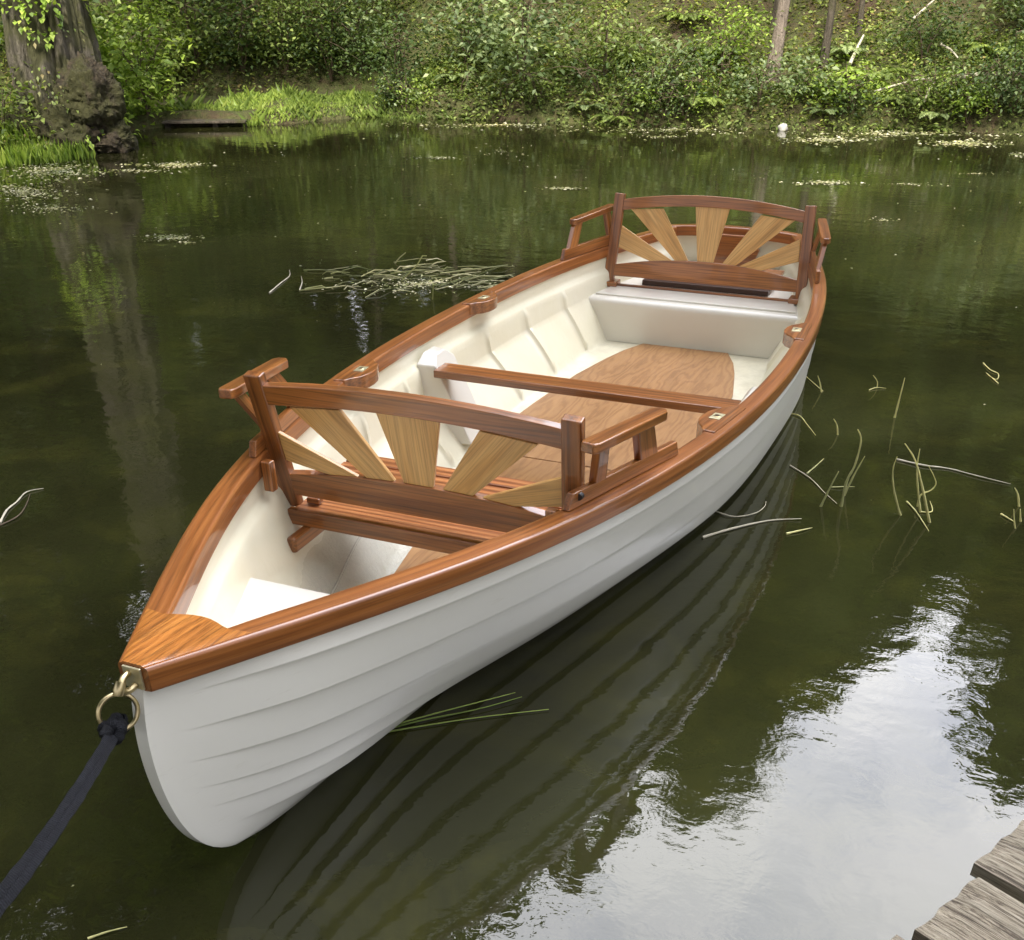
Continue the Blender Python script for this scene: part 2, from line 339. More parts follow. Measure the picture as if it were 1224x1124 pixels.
def build_liner():
    ribs = [2.17, 2.65, 3.12, 3.59, 4.06, 4.53]
    xs = set(np.round(np.linspace(.1, 5.9, 70), 4))
    for r in ribs: xs |= {round(r+d, 4) for d in (-.026, -.019, -.012, 0, .012, .019, .026)}
    xs = sorted(xs); rows = []
    for x in xs:
        r = liner_section(float(x)); A = 0
        for q in ribs: A = max(A, .015*(1-sm(.012, .024, abs(x-q))))
        rows.append([(x, max(y-(A if 5 <= i <= 14 else 0)*(1 if y > .05 else 0), .0), z+(A*.7 if 9 <= i <= 14 else 0)) for i, (y, z) in enumerate(r)])
    n, m = len(rows), len(rows[0]); V = []; Fc = []
    for sg in (-1, 1):
        off = len(V); V += [(x, sg*y, z) for r in rows for x, y, z in r]; Fc += grid_faces(n, m, off, flip=(sg < 0))
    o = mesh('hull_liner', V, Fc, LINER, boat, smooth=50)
    for sg in (1, -1):
        pts = []
        for x in np.linspace(.9, 1.9, 14):
            sec = liner_section(float(x)); y, z = sec[12]; pts.append((float(x), sg*y, z+.002))
        v, f = tube(pts, .005, 6); mesh('bilge_seam', v, f, LINER, o, smooth=60)
build_liner()
# gunwale rails
def sweep(name, pts, nrm, prof, mat, parent, capped=True, clampy=None):
    V, UVs = [], []; per = [0]
    for i in range(1, len(prof)+1):
        a, b = prof[i-1], prof[i % len(prof)]; per.append(per[-1]+math.hypot(a[0]-b[0], a[1]-b[1]))
    dist = 0; m = len(prof)+1
    for i, (p, nn) in enumerate(zip(pts, nrm)):
        if i: dist += (Vector(p)-Vector(pts[i-1])).length
        for j in range(m):
            d, z = prof[j % len(prof)]; q = [p[0]+nn[0]*d, p[1]+nn[1]*d, p[2]+z]
            if clampy: q[1] = clampy*max(q[1]*clampy, .0005)
            V.append(tuple(q)); UVs.append((dist, per[j]))
    Fc = grid_faces(len(pts), m)
    if capped: Fc += [tuple(range(m-2, -1, -1)), tuple(range((len(pts)-1)*m, (len(pts)-1)*m+m-1))]
    return V, Fc, UVs
RP = [(.003, -.059), (0, -.056), (0, -.032), (0, -.010), (.0015, -.005), (.005, -.0015), (.010, 0), (.038, .0), (.062, 0), (.067, -.0015), (.0705, -.005), (.072, -.010), (.072, -.035), (.072, -.062)]
def build_rails():
    V, Fc, U = [], [], []
    xs = np.concatenate([[0, .01, .03, .06], np.linspace(.1, L, 90)])
    for sg in (1, -1):
        pts = [(float(x), sg*float(gb(x)), float(gz(x))) for x in xs]; nr = []
        for i in range(len(pts)):
            a, b = pts[max(i-1, 0)], pts[min(i+1, len(pts)-1)]; t = Vector((b[0]-a[0], b[1]-a[1])).normalized(); n = Vector((t.y, -t.x)) if sg > 0 else Vector((-t.y, t.x))
            k = sm(0, .3, pts[i][0]); n = Vector((n.x*k, n.y)); nr.append(n)
        v, f, u = sweep('r', pts, nr, RP, None, None, clampy=sg); o = len(V); V += v; U += u
        Fc += [tuple(i+o for i in (q[::-1] if sg > 0 else q)) for q in f]
    # stern rail across the transom, slightly bowed
    b0 = float(gb(L)); zs = float(gz(L)); ys = np.linspace(-b0, b0, 30)
    pts = [(L+.045*(1-(y/b0)**4)-.012, float(y), zs+.001+.012*(1-(y/b0)**2)) for y in ys]; nr = [(-1, 0)]*len(pts)
    v, f, u = sweep('s', pts, nr, RP, None, None); o = len(V); V += v; U += [(a, b+.3) for a, b in u]; Fc += [tuple(i+o for i in q[::-1]) for q in f]
    wn = mesh('gunwale', V, Fc, RAILM, boat, smooth=60, uv=U).modifiers.new('wn', 'WEIGHTED_NORMAL'); wn.keep_sharp = True; wn.weight = 90
build_rails()
# breasthook
def hook():
    nx, ny = 10, 13; V = []
    for lay, dz in ((0, .0035), (1, -.03)):
        for i in range(nx):
            for j in range(ny):
                q = (j/(ny-1))*2-1; xe = .215+.020*math.cos(math.pi*q)-.025*math.exp(-((abs(q)-1)/.25)**2)*-1
                x = .001+(xe-.001)*i/(nx-1); y = q*(float(gb(x))-.012); V.append((x, y, float(gz(x))+dz-(.0025 if abs(q) == 1 and lay == 0 else 0)))
    N = nx*ny; Fc = grid_faces(nx, ny, 0, flip=True)+grid_faces(nx, ny, N)
    for i in range(nx-1):
        a = i*ny; Fc.append((a, a+ny, a+ny+N, a+N)); a = i*ny+ny-1; Fc.append((a+N, a+ny+N, a+ny, a))
    for j in range(ny-1):
        Fc.append((j+N, j+1+N, j+1, j)); a = (nx-1)*ny+j; Fc.append((a, a+1, a+1+N, a+N))
    mesh('breasthook', V, Fc, HOOKM, boat, smooth=40)
hook()
# lockers
def ysafe(x, z):
    sec = liner_section(x); ys = [p[0] for p in sec][::-1]; zs = [p[1] for p in sec][::-1]
    return float(np.interp(z, zs[3:], ys[3:]))+.006
def locker(name, x0, x1, zt, face, drop=.0):
    xf, xb = (x1, x0) if face > 0 else (x0, x1); r = .035; ny = 13
    pr = [(xb+(xf-face*r-xb)*k/22, zt) for k in range(23)]+[(xf-face*r+face*r*math.sin(t), zt-r+r*math.cos(t)) for t in np.linspace(.2, math.pi/2, 7)]+[(xf, zt-r-(zt-r-ZF-.002)*k/9) for k in range(1, 10)]
    V = [(x, max(yout(float(x), z)-.016, .001)*(j/(ny-1)*2-1), z) for x, z in pr for j in range(ny)]
    return mesh(name, V, grid_faces(len(pr), ny, 0, flip=(face > 0)), WHITE, boat, smooth=60)
bl = locker('bow_locker', .12, .87, .43, 1)
sl = locker('stern_locker', 4.80, 5.885, .285, -1)
# lid flanges
def flange(name, x0, x1, zt, par, inset, h=.012):
    xs = np.linspace(x0, x1, 14); pts = [(float(x), max(ysafe(float(x), zt)-inset, .02)) for x in xs]
    plan(name, pts+[(x, -y) for x, y in pts[::-1]], zt-.004, zt+h, WHITE, par, bevel=.005)
flange('locker_lid', 4.865, 5.80, .285, sl, .02)
def transom():
    V = []; nz, ny = 8, 17
    for k in range(nz):
        z = .04+(float(gz(L))-.02-.04)*k/(nz-1); y = min(yout(L-.03, z)-.01, float(gb(L))-.03)
        for j in range(ny): q = j/(ny-1)*2-1; V.append((5.885+.028*(1-q**4), y*q, z))
    mesh('transom', V, grid_faces(nz, ny, 0, flip=False), LINER, boat, smooth=60)
transom()
prism('transom_pad', [(-.13, 0), (.13, 0), (.165, .10), (.11, .185), (-.11, .185), (-.165, .10)], -.02, .015, MAHOG, boat, Matrix(((0, 1, 0, 5.865), (1, 0, 0, -.02), (0, 0, 1, .30), (0, 0, 0, 1))), .004)
# floor
fb = [(1.62, .30), (1.9, .345), (2.4, .44), (2.9, .50), (3.2, .515), (3.6, .49), (4.1, .44), (4.5, .36), (4.70, .30), (4.775, .26)]
def hw(x): return float(np.interp(x, [p[0] for p in fb], [p[1] for p in fb]))
for x0, x1 in ((1.62, 2.86), (2.868, 4.775)):
    xs = np.linspace(x0, x1, 12); pts = [(float(x), hw(x)) for x in xs]
    plan('floorboard', pts+[(x, -y) for x, y in pts[::-1]], ZF+.001, ZF+.016, PLYM, boat, .003)
# thwart with moulded end supports
th = box('thwart', frame((2.865, 0, .405), (0, 1, 0)), (1.375, .125, .034), MAHOG, boat, .005)
th['label'] = 'narrow plain thwart across the middle'
for sg in (1, -1):
    for nm, dx in (('thwart_support', 0),):
        prof = [(-.10, .43), (-.04, .465), (.05, .465), (.10, .43), (.10, .25), (.10, .08), (-.10, .08), (-.10, .25)]
        V = []
        for (x, z), d in zip(prof, (.690, .715, .715, .690, .60, .52, .52, .60)): V.append((2.935+x, sg*d, z))
        for (x, z) in prof: V.append((2.935+x*1.2, sg*(.78 if z > .4 else .74 if z > .2 else .64), z+.004*(z > .4)))
        n = 8; Fc = [tuple(range(n)), tuple(range(2*n-1, n-1, -1))]+[(i, i+n, (i+1) % n+n, (i+1) % n) for i in range(n)]
        if sg < 0: Fc = [f[::-1] for f in Fc]
        mesh(nm, V, Fc, WHITE, boat, bevel=.007)
# rowlock blocks
for x, w in ((2.225, .13), (3.60, .115)):
    for sg in (1, -1):
        t = Vector((.2, sg*float(gb(x+.1)-gb(x-.1)), float(gz(x+.1)-gz(x-.1)))).normalized(); y = float(gb(x)); z = float(gz(x))
        m = frame((x, sg*y, z), t); s = -sg
        pts = [(-w-.035, .03), (-w-.03, .076), (-w, .092), (-w*.75, .118), (-w*.35, .134), (0, .138), (w*.35, .134), (w*.75, .118), (w, .092), (w+.03, .076), (w+.035, .03)]
        rb = plan('rowlock_block', [(a, s*b) for a, b in pts], -.05, .006, MAHOG, boat, .005, m)
        pl = [(-.034, -.020), (.034, -.020), (.034, .020), (-.034, .020)]
        bp = plan('brass_plate', [(a, s*(.082+b)) for a, b in pl], .0065, .009, BRASSP, rb, .001)
        v, f = tube([(0, s*.082, .0092), (0, s*.082, .0112)], [.013, .011], 14); mesh('socket_rim', v, f, BRASS, bp, smooth=40)
        v, f = tube([(0, s*.082, .0100), (0, s*.082, .0117)], [.008, .008], 12); mesh('socket_hole', v, f, RECESS_DARK, bp)  # solid dark disc, its colour stands for the shade inside the hole
# backrests
def backrest(xt, ztop, zpost, kx, hp, rail_t, rail_b, rise_t, low_t, low_b, rise_l, ylow, slats, side, rise_tb=None):
    # xt: x of post top; kx = dx per metre going down; plane coordinates (y, z)
    def Mz():
        z = Vector((-kx, 0, 1)).normalized(); x = Vector((0, 1, 0)); y = z.cross(x)
        m = Matrix((x, y, z)).transposed().to_4x4(); m.translation = Vector((xt+kx*ztop, 0, 0)); return m
    m = Mz(); k = math.sqrt(1+kx*kx)
    def arch(z0, z1, rise0, rise1, hwid, thick):
        n = 20; V = []; 
        for i in range(n+1):
            y = -hwid+2*hwid*i/n; q = 1-(y/hwid)**2
            for dy, zz in ((-thick/2, z1+rise1*q), (-thick/2, z0+rise0*q), (thick/2, z0+rise0*q), (thick/2, z1+rise1*q)): V.append((y, dy, zz*k))
        return V, grid_faces(n+1, 4, 0, True)+[(0, 1, 2, 3)[::-1], tuple(range(n*4, n*4+4))]
    V, Fc = arch(rail_b, rail_t, rise_t if rise_tb is None else rise_tb, rise_t, hp-.025, .03)
    v, f = arch(low_b, low_t, 0, rise_l, ylow-.02, .032); o = len(V); V += v; Fc += [tuple(i+o for i in q) for q in f]
    b = mesh('backrest', V, Fc, MAHOG, boat, bevel=.004, mw=m)
    for sg in (1, -1):
        yb = hp+ (ylow-hp)
        p0 = Vector((sg*ylow, 0, zpost*k)); p1 = Vector((sg*hp, 0, ztop*k)); ln = (p1-p0).length
        box('post', frame((p0+p1)/2, p1-p0, (0, 1, 0)), (ln, .062, .036), MAHOG, b, .005)
    for pts in slats:
        P = [Vector((y, 0, z*k)) for y, z in pts]; cen = sum(P, Vector())/len(P)
        dr = ((P[0]+P[1])/2-(P[2]+P[3])/2).normalized(); X = dr; Y = Vector((0, 1, 0)); Z = X.cross(Y)
        mm = Matrix((X, Y, Z)).transposed().to_4x4(); mm.translation = cen+Vector((rnd.uniform(-.0, .0), .002, 0))
        loc = [((p-cen).dot(X), (p-cen).dot(Z)) for p in P]
        # random grain offset by shifting the local origin
        off = Vector((rnd.uniform(-2, 2), 0, rnd.uniform(-.3, .3))); loc = [(a-off.x, c-off.z) for a, c in loc]; mm = mm @ Matrix.Translation(off)
        prism('slat', loc, -.007, .007, SLATM, b, mm, .0025)
    return b, m
sA = []
for sg in (1, -1):
    sA += [[(sg*.495, .708), (sg*.495, .603), (sg*.182, .548), (sg*.190, .572)], [(sg*.412, .798), (sg*.231, .815), (sg*.070, .570), (sg*.158, .560)]]
sA.append([(.107, .835), (-.107, .835), (-.044, .560), (.044, .560)])
fbk, fm = backrest(1.252, .894, .425, .2, .518, .862, .797, .030, .552, .474, .040, .50, sA, 1)
sB = []
for sg in (1, -1):
    sB += [[(sg*.535, .632), (sg*.545, .512), (sg*.262, .425), (sg*.20, .460)], [(sg*.487, .725), (sg*.290, .740), (sg*.092, .450), (sg*.172, .452)]]
sB.append([(.098, .765), (-.106, .765), (-.045, .45), (.045, .45)])
rbk, rm = backrest(5.161, .806, .30, -.155, .563, .776, .716, .046, .412, .350, .058, .590, sB, -1)
for sg in (1, -1):
    box('post_foot', frame((5.083, sg*.595, .308), (0, 1, 0)), (.14, .10, .032), MAHOG, rbk.children[0] if False else boat, .008)
box('stern_batten', frame((5.075, 0, .302), (0, 1, 0)), (1.09, .02, .014), MAHOG, boat, .003)
box('seat_gap_shade', frame((5.17, 0, .312), (0, 1, 0)), (.78, .06, .03), RECESS_DARK, boat, .003)  # dark box painted in for the shaded gap under the stern seat
bs = box('stern_seat', frame((5.40, 0, .338), (0, 1, 0)), (.80, .42, .02), SEATM, boat, .004)
# front seat
ys = .512
seat = box('front_seat', frame((1.42, 0, .420), (0, 1, 0)), (.955, .225, .022), SEATM, boat, .004)
for i in range(3): box('seat_slat', frame((1.61+.088*i, 0, .420), (0, 1, 0)), (1.04, .078, .022), SEATM, seat, .004, c=(0, 0, 0)).matrix_local = seat.matrix_basis.inverted() @ frame((1.59+.088*i, 0, .420), (0, 1, 0))
def sub(o, par):  # re-parent a piece built in boat space
    o.parent = par; o.matrix_local = par.matrix_basis.inverted() @ o.matrix_basis; return o
sub(box('front_beam', frame((1.297, 0, .407), (0, 1, 0)), (.975, .026, .055), MAHOG, boat, .005), seat)
for sg in (1, -1):
    sub(box('seat_bearer', frame((1.40, sg*.425, .352), (1, 0, 0)), (.42, .036, .055), MAHOG, boat, .012), seat)
    sub(box('seat_bearer', frame((1.50, sg*.425, .385), (1, 0, 0)), (.36, .03, .03), MAHOG, boat, .004), seat)
    sub(box('cleat', frame((1.36, sg*.425, .445), (0, 1, 0)), (.05, .03, .022), MAHOG, boat, .006), seat)
# armrests
def armrest(p0, p1, z0, z1, wid, xa, xb, sup, base_h=.055):
    for sg in (1, -1):
        a = Vector((p0[0], sg*p0[1], z0)); b = Vector((p1[0], sg*p1[1], z1)); m = frame((a+b)/2, b-a); ln = (b-a).length; h = wid/2
        pts = [(-ln/2, -h*.7), (-ln/2+.02, -h), (ln/2-.025, -h), (ln/2, -h*.5), (ln/2, h*.5), (ln/2-.025, h), (-ln/2+.02, h), (-ln/2, h*.7)]
        top = plan('armrest', pts, -.03, 0, MAHOG, boat, .006, m)
        # base board following the rail
        ga = Vector((xa, sg*(float(gb(xa))-.052), float(gz(xa)))); gb_ = Vector((xb, sg*(float(gb(xb))-.052), float(gz(xb))))
        mb = frame((ga+gb_)/2, gb_-ga); l2 = (gb_-ga).length
        bb = prism('armrest_base', [(-l2/2-.01, .002), (l2/2+.01, .002), (l2/2-.012, base_h), (-l2/2+.01, base_h)], -.012, .012, MAHOG, boat, mb, .004)
        sub(bb, top)
        for (xt_, xb_, w) in sup:
            def ap(x): return a.lerp(b, (x-a.x)/(b.x-a.x))-Vector((0, 0, .027))
            def bp_(x): return ga.lerp(gb_, (x-ga.x)/(gb_.x-ga.x))+Vector((0, 0, base_h-.003))
            q = [ap(xt_-w/2), ap(xt_+w/2), bp_(xb_+w/2), bp_(xb_-w/2)]; cen = sum(q, Vector())/4
            fr = frame(cen, (q[0]+q[1]-q[2]-q[3]), (0, 1, 0)); inv = fr.inverted(); V = [inv @ p+Vector((0, 0, d)) for d in (-.012, .012) for p in q]
            Fc = [(0, 1, 2, 3), (7, 6, 5, 4)]+[(k, k+4, (k+1) % 4+4, (k+1) % 4) for k in range(4)]
            n0 = (V[1]-V[0]).cross(V[2]-V[1]); Fc = Fc if n0.z < 0 else [f[::-1] for f in Fc]
            sub(mesh('armrest_support', V, Fc, MAHOG, boat, mw=fr, bevel=.003), top)

armrest((1.185, .585), (1.635, .672), .856, .816, .058, 1.20, 1.80, [(1.262, 1.35, .055), (1.51, 1.62, .10)], .05)
armrest((5.22, .625), (4.735, .722), .735, .722, .055, 5.20, 4.60, [(5.14, 5.14, .06), (4.80, 4.70, .09)], .06)
for sg in (1, -1):
    sub(box('rail_hook', frame((1.205, sg*.480, .585), (0, 0, 1), (0, 1, 0)), (.10, .030, .036), MAHOG, boat, .005), fbk)
    v, f = tube([(1.245, sg*.55, .672), (1.232, sg*.55, .672)], [.012, .010], 12); sub(mesh('bolt_head', v, f, BLACK, boat, smooth=40), fbk)
v, f = tube([(1.52, .28, ZF+.002), (1.52, .28, ZF+.02)], [.04, .035], 12); mesh('drain_cap', v, f, BLACK, boat, smooth=40)
# bow fitting and ring
np_ = box('bow_plate', frame((-.004, 0, .694), (0, 1, 0)), (.046, .006, .052), BRASSP, boat, .0015)
v, f = tube(smoothpath([(-.008, .008, .705), (-.026, .006, .704), (-.040, .003, .694), (-.040, 0, .682), (-.026, -.003, .676), (-.008, -.004, .678)]), .0075, 10); sub(mesh('eye_bolt', v, f, BRASS, boat, smooth=60), np_)
rc = Vector((-.056, .012, .636)); ax = Vector((-.5, -.85, .25)).normalized(); e1 = ax.cross(Vector((0, 0, 1))).normalized(); e2 = ax.cross(e1)
ring = [rc+(e1*math.cos(t)+e2*math.sin(t))*.040 for t in np.linspace(0, 2*math.pi, 33)]
v, f = tube(ring, .0052, 10, False); sub(mesh('mooring_ring', v, f, BRASS, boat, smooth=60), np_)
v, f = tube([(-.034, .006, .70), (-.045, .006, .686), (-.05, .006, .676)], [.011, .013, .010], 10); sub(mesh('ring_shackle', v, f, BRASS, boat, smooth=60), np_)

# ------------------------------------------------------------------ mooring strap
def strap():
    root = empty('mooring_strap', (-.06, .02, .60)); tag(root, 'dark navy webbing strap knotted to the bow ring and pulled taut', 'strap')
    k0 = np.array([-.068, .016, .603]); 
    d1 = ray(-60, 1150); P1 = EYE+d1*1.30
    K = Vector(k0)-root.location; E1 = Vector(P1)-root.location
    T = (E1-K).normalized(); view = (Vector(EYE)-Vector(k0)).normalized(); side = T.cross(view).normalized(); nrm = side.cross(T)
    V, U = [], []; n = 70; wd = .0150
    prof = [(-1, .0), (-.94, .10), (-.5, .13), (-.10, .14), (0, .09), (.08, .15), (.5, .14), (.94, .10), (1, 0), (.9, -.12), (0, -.14), (-.9, -.12)]
    for i in range(n+1):
        t = i/n; p = K.lerp(E1, t)-Vector((0, 0, .02*4*t*(1-t))); w = wd*(1+.04*math.sin(t*37)+.03*math.sin(t*91)); tw = .25*math.sin(t*9)
        s2 = side*math.cos(tw)+nrm*math.sin(tw); n2 = nrm*math.cos(tw)-side*math.sin(tw)
        for j, (a, b) in enumerate(prof): V.append(p+s2*a*w+n2*b*w*1.3); U.append((t*1.5, j/12*.04))
    mesh('webbing', V, grid_faces(n+1, 12, 0, True), STRAP, root, smooth=60, uv=U)
    # knot: a few wraps
    for a, b, c_, rr in ((0, 0, 0, .018), (.010, 1.2, .5, .016), (-.012, 2.2, -.4, .015)):
        axd = Vector((math.sin(b)*.6, math.cos(b), c_)).normalized(); f1 = axd.orthogonal().normalized(); f2 = axd.cross(f1)
        cen = K-T*.004+side*a*.6+T*abs(a)*1.4
        path = [cen+(f1*math.cos(t)+f2*math.sin(t)*1.15)*rr for t in np.linspace(0, 2*math.pi, 22)]
        v, f = tube(path, [.0125+.0025*math.sin(i*1.7+b) for i in range(22)], 9, False); mesh('knot', v, f, STRAP, root, smooth=60, uv=[(i*.003, 0) for i in range(len(v))])
    v, f = tube([K+T*.01, K+T*.03+side*.010, K+T*.055+side*.016+Vector((0, 0, -.006)), K+T*.062+side*.016], [.012, .014, .011, .004], 8); mesh('strap_end', v, f, STRAP, root, smooth=60, uv=[(0, 0)]*len(v))
strap()

# ------------------------------------------------------------------ jetty
def jetty():
    zt = .30
    root = empty('wooden_jetty', tuple(at(1120, 1070, zt))); tag(root, 'weathered grey plank jetty corner at the lower right', 'jetty')
    O = Vector(root.location)
    A = Vector(at(1087, 1104, zt)); B = Vector(at(1158, 1038, zt)); wdir = (B-A).normalized(); wd = (B-A).length
    g = Vector(at(1224, 1077, zt))-B; gdir = g.normalized()
    # second plank begins slightly set back
    c0 = Vector(at(1171, 1030, zt)); 
    gap = (c0-B).dot(wdir)
    for i in range(-3, 6):
        st = A+wdir*(wd+gap)*i; ln = 1.9+rnd.uniform(-.02, .02); back = (0, .012, -.005, .02, 0, .01, -.01, .015, 0)[i+3]
        cen = st+wdir*wd/2+gdir*(ln/2+back)-Vector((0, 0, .022+(.004 if i % 2 else 0)))
        m = frame(cen-O, gdir); off = Vector((rnd.uniform(-3, 3), rnd.uniform(-1, 1), 0))
        # bevelled plank with slightly uneven top
        nx, ny = 40, 8; V = []; rr = random.Random(i+20); ph = [rr.uniform(0, 6) for _ in range(6)]
        for lay in (1, -1):
            for a in range(nx+1):
                for b_ in range(ny+1):
                    x = -ln/2+ln*a/nx; y = -wd/2+wd*b_/ny
                    dz = .0015*math.sin(x*9+ph[0])+.001*math.sin(y*60+ph[1]); ed = -.006 if b_ in (0, ny) or a in (0, nx) else 0
                    if a in (0, nx): x += .004*math.sin(b_*1.9+ph[2])
                    V.append((x+off.x, y+off.y, lay*.022+(dz+ed if lay > 0 else 0)))
        N = (nx+1)*(ny+1); Fc = grid_faces(nx+1, ny+1, 0, flip=True)+grid_faces(nx+1, ny+1, N)
        for a in range(nx):
            p = a*(ny+1); Fc.append((p, p+ny+1, p+ny+1+N, p+N)); p += ny; Fc.append((p+N, p+ny+1+N, p+ny+1, p))
        for b_ in range(ny): Fc.append((b_+N, b_+1+N, b_+1, b_)); p = nx*(ny+1)+b_; Fc.append((p, p+1, p+1+N, p+N))
        mesh('plank', V, [f for f in Fc], JETTY, root, mw=m @ Matrix.Translation(-off))
    for d in (.30, 1.5):
        cen = A+wdir*(.35)+gdir*d-Vector((0, 0, .10)); box('beam', frame(cen-O, wdir), (1.7, .09, .10), JETTY, root, .006)
        for q in (-.4, .95):
            v, f = tube([A+wdir*q+gdir*(d+.02)-Vector((0, 0, .14))-O, A+wdir*q+gdir*(d+.02)-Vector((0, 0, 1.1))-O], [.055, .06], 10); mesh('pile', v, f, JETTY, root, smooth=50)
jetty()

# ------------------------------------------------------------------ ground and pond
POND = np.array([(9.25, 9.75), (9.9, 9.35), (10.7, 9.45), (11.6, 10.3), (12.9, 10.1), (13.45, 9.05), (15.25, 8.0), (15.4, 5.6), (15.5, 3.65), (15.8, 1.5), (16.4, -.25), (16.5, -1.9), (16.3, -5), (14, -9), (8, -11), (1, -9.5), (-4, -6), (-6.5, -2), (-6.5, 3), (-4, 8), (2, 11.5), (6.5, 11.6)])
def sdist(X, Y):
    n = len(POND); D = np.full(X.shape, 1e9); ins = np.zeros(X.shape, bool)
    for i in range(n):
        a, b = POND[i], POND[(i+1) % n]; ab = b-a; t = np.clip(((X-a[0])*ab[0]+(Y-a[1])*ab[1])/(ab@ab), 0, 1)
        D = np.minimum(D, np.hypot(X-a[0]-t*ab[0], Y-a[1]-t*ab[1]))
        c = ((a[1] > Y) != (b[1] > Y)); ins ^= c & (X < (b[0]-a[0])*(Y-a[1])/(b[1]-a[1]+1e-12)+a[0])
    return np.where(ins, -D, D)
_ph = np.random.RandomState(3).uniform(0, 6.28, (14, 2)); _dr = np.random.RandomState(4).uniform(0, 6.28, 14)
def fbm(X, Y):
    z = 0
    for i in range(14):
        k = 1.0*1.35**i*.6; z = z+np.sin((X*np.cos(_dr[i])+Y*np.sin(_dr[i]))*k+_ph[i, 0])/(k**.9)
    return z
def height(X, Y):
    X = np.asarray(X, float); Y = np.asarray(Y, float); D = sdist(X, Y)+.10*fbm(X*1.5, Y*1.5)*np.clip(1, 0, 1)*.4
    far = np.clip((X-5)/6, 0, 1)                       # the wooded slope is on the far side
    spit = np.clip((Y-7.2)/1.2, 0, 1)*np.clip((13-X+5)/3, 0, 1)
    d = np.maximum(D, 0)
    flat = 2.6*spit+ (1-far)*2.0
    s = .62*far+.12*(1-far)
    h = .16*np.clip(d/.12, 0, 1)+.06*np.clip(d, 0, flat)+s*np.maximum(d-flat, 0)
    cap = 9.0*far+1.2
    h = cap*(1-np.exp(-h/cap))
    h = h+.10*fbm(X, Y)*np.clip(d/1.0, 0, 1)
    return np.where(D > 0, h, np.maximum(-1.2, D*1.2)-.02)
def axis(dense0, dense1, step, far):
    a = list(np.arange(dense0, dense1, step)); g = step; x = dense1
    while x < far: a.append(x); g *= 1.25; x += g
    g = step; x = dense0-step
    while x > -far: a.insert(0, x); g *= 1.25; x -= g
    return np.array(a)
def ground():
    xs = axis(8.5, 21, .13, 600); ys = axis(-7, 15, .15, 600); X, Y = np.meshgrid(xs, ys, indexing='ij'); Z = height(X, Y)
    V = np.stack([X, Y, Z], -1).reshape(-1, 3); n, m = X.shape; i = np.arange(n-1)[:, None]*m+np.arange(m-1)[None]
    T = np.stack([i, i+m, i+m+1, i+1], -1).reshape(-1, 4)
    o = bigmesh('ground', V, T, GROUND, n=4, smooth=True); tag(o, kind='structure')
ground()
w = mesh('water', [(-9, -13, 0), (19, -13, 0), (19, 14, 0), (-9, 14, 0)], [(0, 1, 2, 3)], WATER); tag(w, kind='structure')

# ------------------------------------------------------------------ foliage tools
def kites(P, D, N, ln, wd):                   # leaves: base P, direction D, normal N
    D = D/np.linalg.norm(D, axis=1, keepdims=True); S = np.cross(D, N); S /= np.linalg.norm(S, axis=1, keepdims=True)+1e-9; U = np.cross(S, D)
    ln = ln[:, None]; wd = wd[:, None]
    a = P; t = P+D*ln-U*ln*.12; l = P+D*ln*.42+S*wd*.5+U*ln*.08; r = P+D*ln*.42-S*wd*.5+U*ln*.08
    V = np.stack([a, l, t, r], 1).reshape(-1, 3); k = np.arange(len(P))[:, None]*4
    T = np.concatenate([k+np.array([[0, 1, 2]]), k+np.array([[0, 2, 3]])], 0); return V, T
def leaf_dirs(rs, n, down=.2, flat=.7):
    a = rs.uniform(0, 2*np.pi, n); D = np.stack([np.cos(a), np.sin(a), rs.normal(-down, .35, n)], 1)
    N = np.stack([rs.normal(0, 1-flat*.6, n), rs.normal(0, 1-flat*.6, n), np.ones(n)], 1); return D, N
def shrub_mesh(seed, h, r, nclump, nleaf, size, asp=.55, lean=(0, 0), spread=.16, stems=5):
    rs = np.random.RandomState(seed); lst = []; cl = []
    for k in range(stems):
        a = rs.uniform(0, 6.28); q = r*rs.uniform(.25, .8); top = np.array([math.cos(a)*q+lean[0]*h, math.sin(a)*q+lean[1]*h, h*rs.uniform(.6, .98)])
        mid = top*np.array([.35, .35, .55])+rs.normal(0, .03, 3); lst.append((smoothpath([(0, 0, -.05), tuple(mid), tuple(top)], 4), list(np.linspace(.014, .004, 9)*h**.5)))
        for j in range(4):
            t = rs.uniform(.35, .95); b = mid+(top-mid)*t; e = b+rs.normal(0, 1, 3)*np.array([.35, .35, .2])*r; lst.append(([tuple(b), tuple((b+e)/2+[0, 0, .03]), tuple(e)], [.006, .004, .002])); cl.append(e)
    while len(cl) < nclump:
        u = rs.normal(0, 1, 3); u /= np.linalg.norm(u); q = rs.uniform(.45, 1.0); z = (u[2]*.5+.5)
        p = np.array([u[0]*r*q+lean[0]*h*z, u[1]*r*q+lean[1]*h*z, h*(.08+.9*z*q+.1*rs.rand())]); cl.append(p)
    cl = np.array(cl[:max(nclump, 1)]); n = nclump*nleaf; c = np.repeat(cl, nleaf, 0)
    P = c+rs.normal(0, 1, (n, 3))*np.array([spread, spread, spread*.55])*r/.5; P[:, 2] = np.maximum(P[:, 2], .01)
    D, N = leaf_dirs(rs, n); ln = size*rs.uniform(.55, 1.3, n); V, T = kites(P, D, N, ln, ln*asp)
    return lst, V, T
def shrub(seed, pos, h, r, mat, label, cat='bush', group='bushes on the far bank', size=.075, nclump=60, nleaf=14, name='shrub', **kw):
    root = empty(name, tuple(pos)); tag(root, label, cat, group); lst, V, T = shrub_mesh(seed, h, r, nclump, nleaf, size, **kw)
    v, f = tubes(lst, 5); mesh('stem', v, f, TWIGD, root); bigmesh('foliage', V, T, mat, root); return root
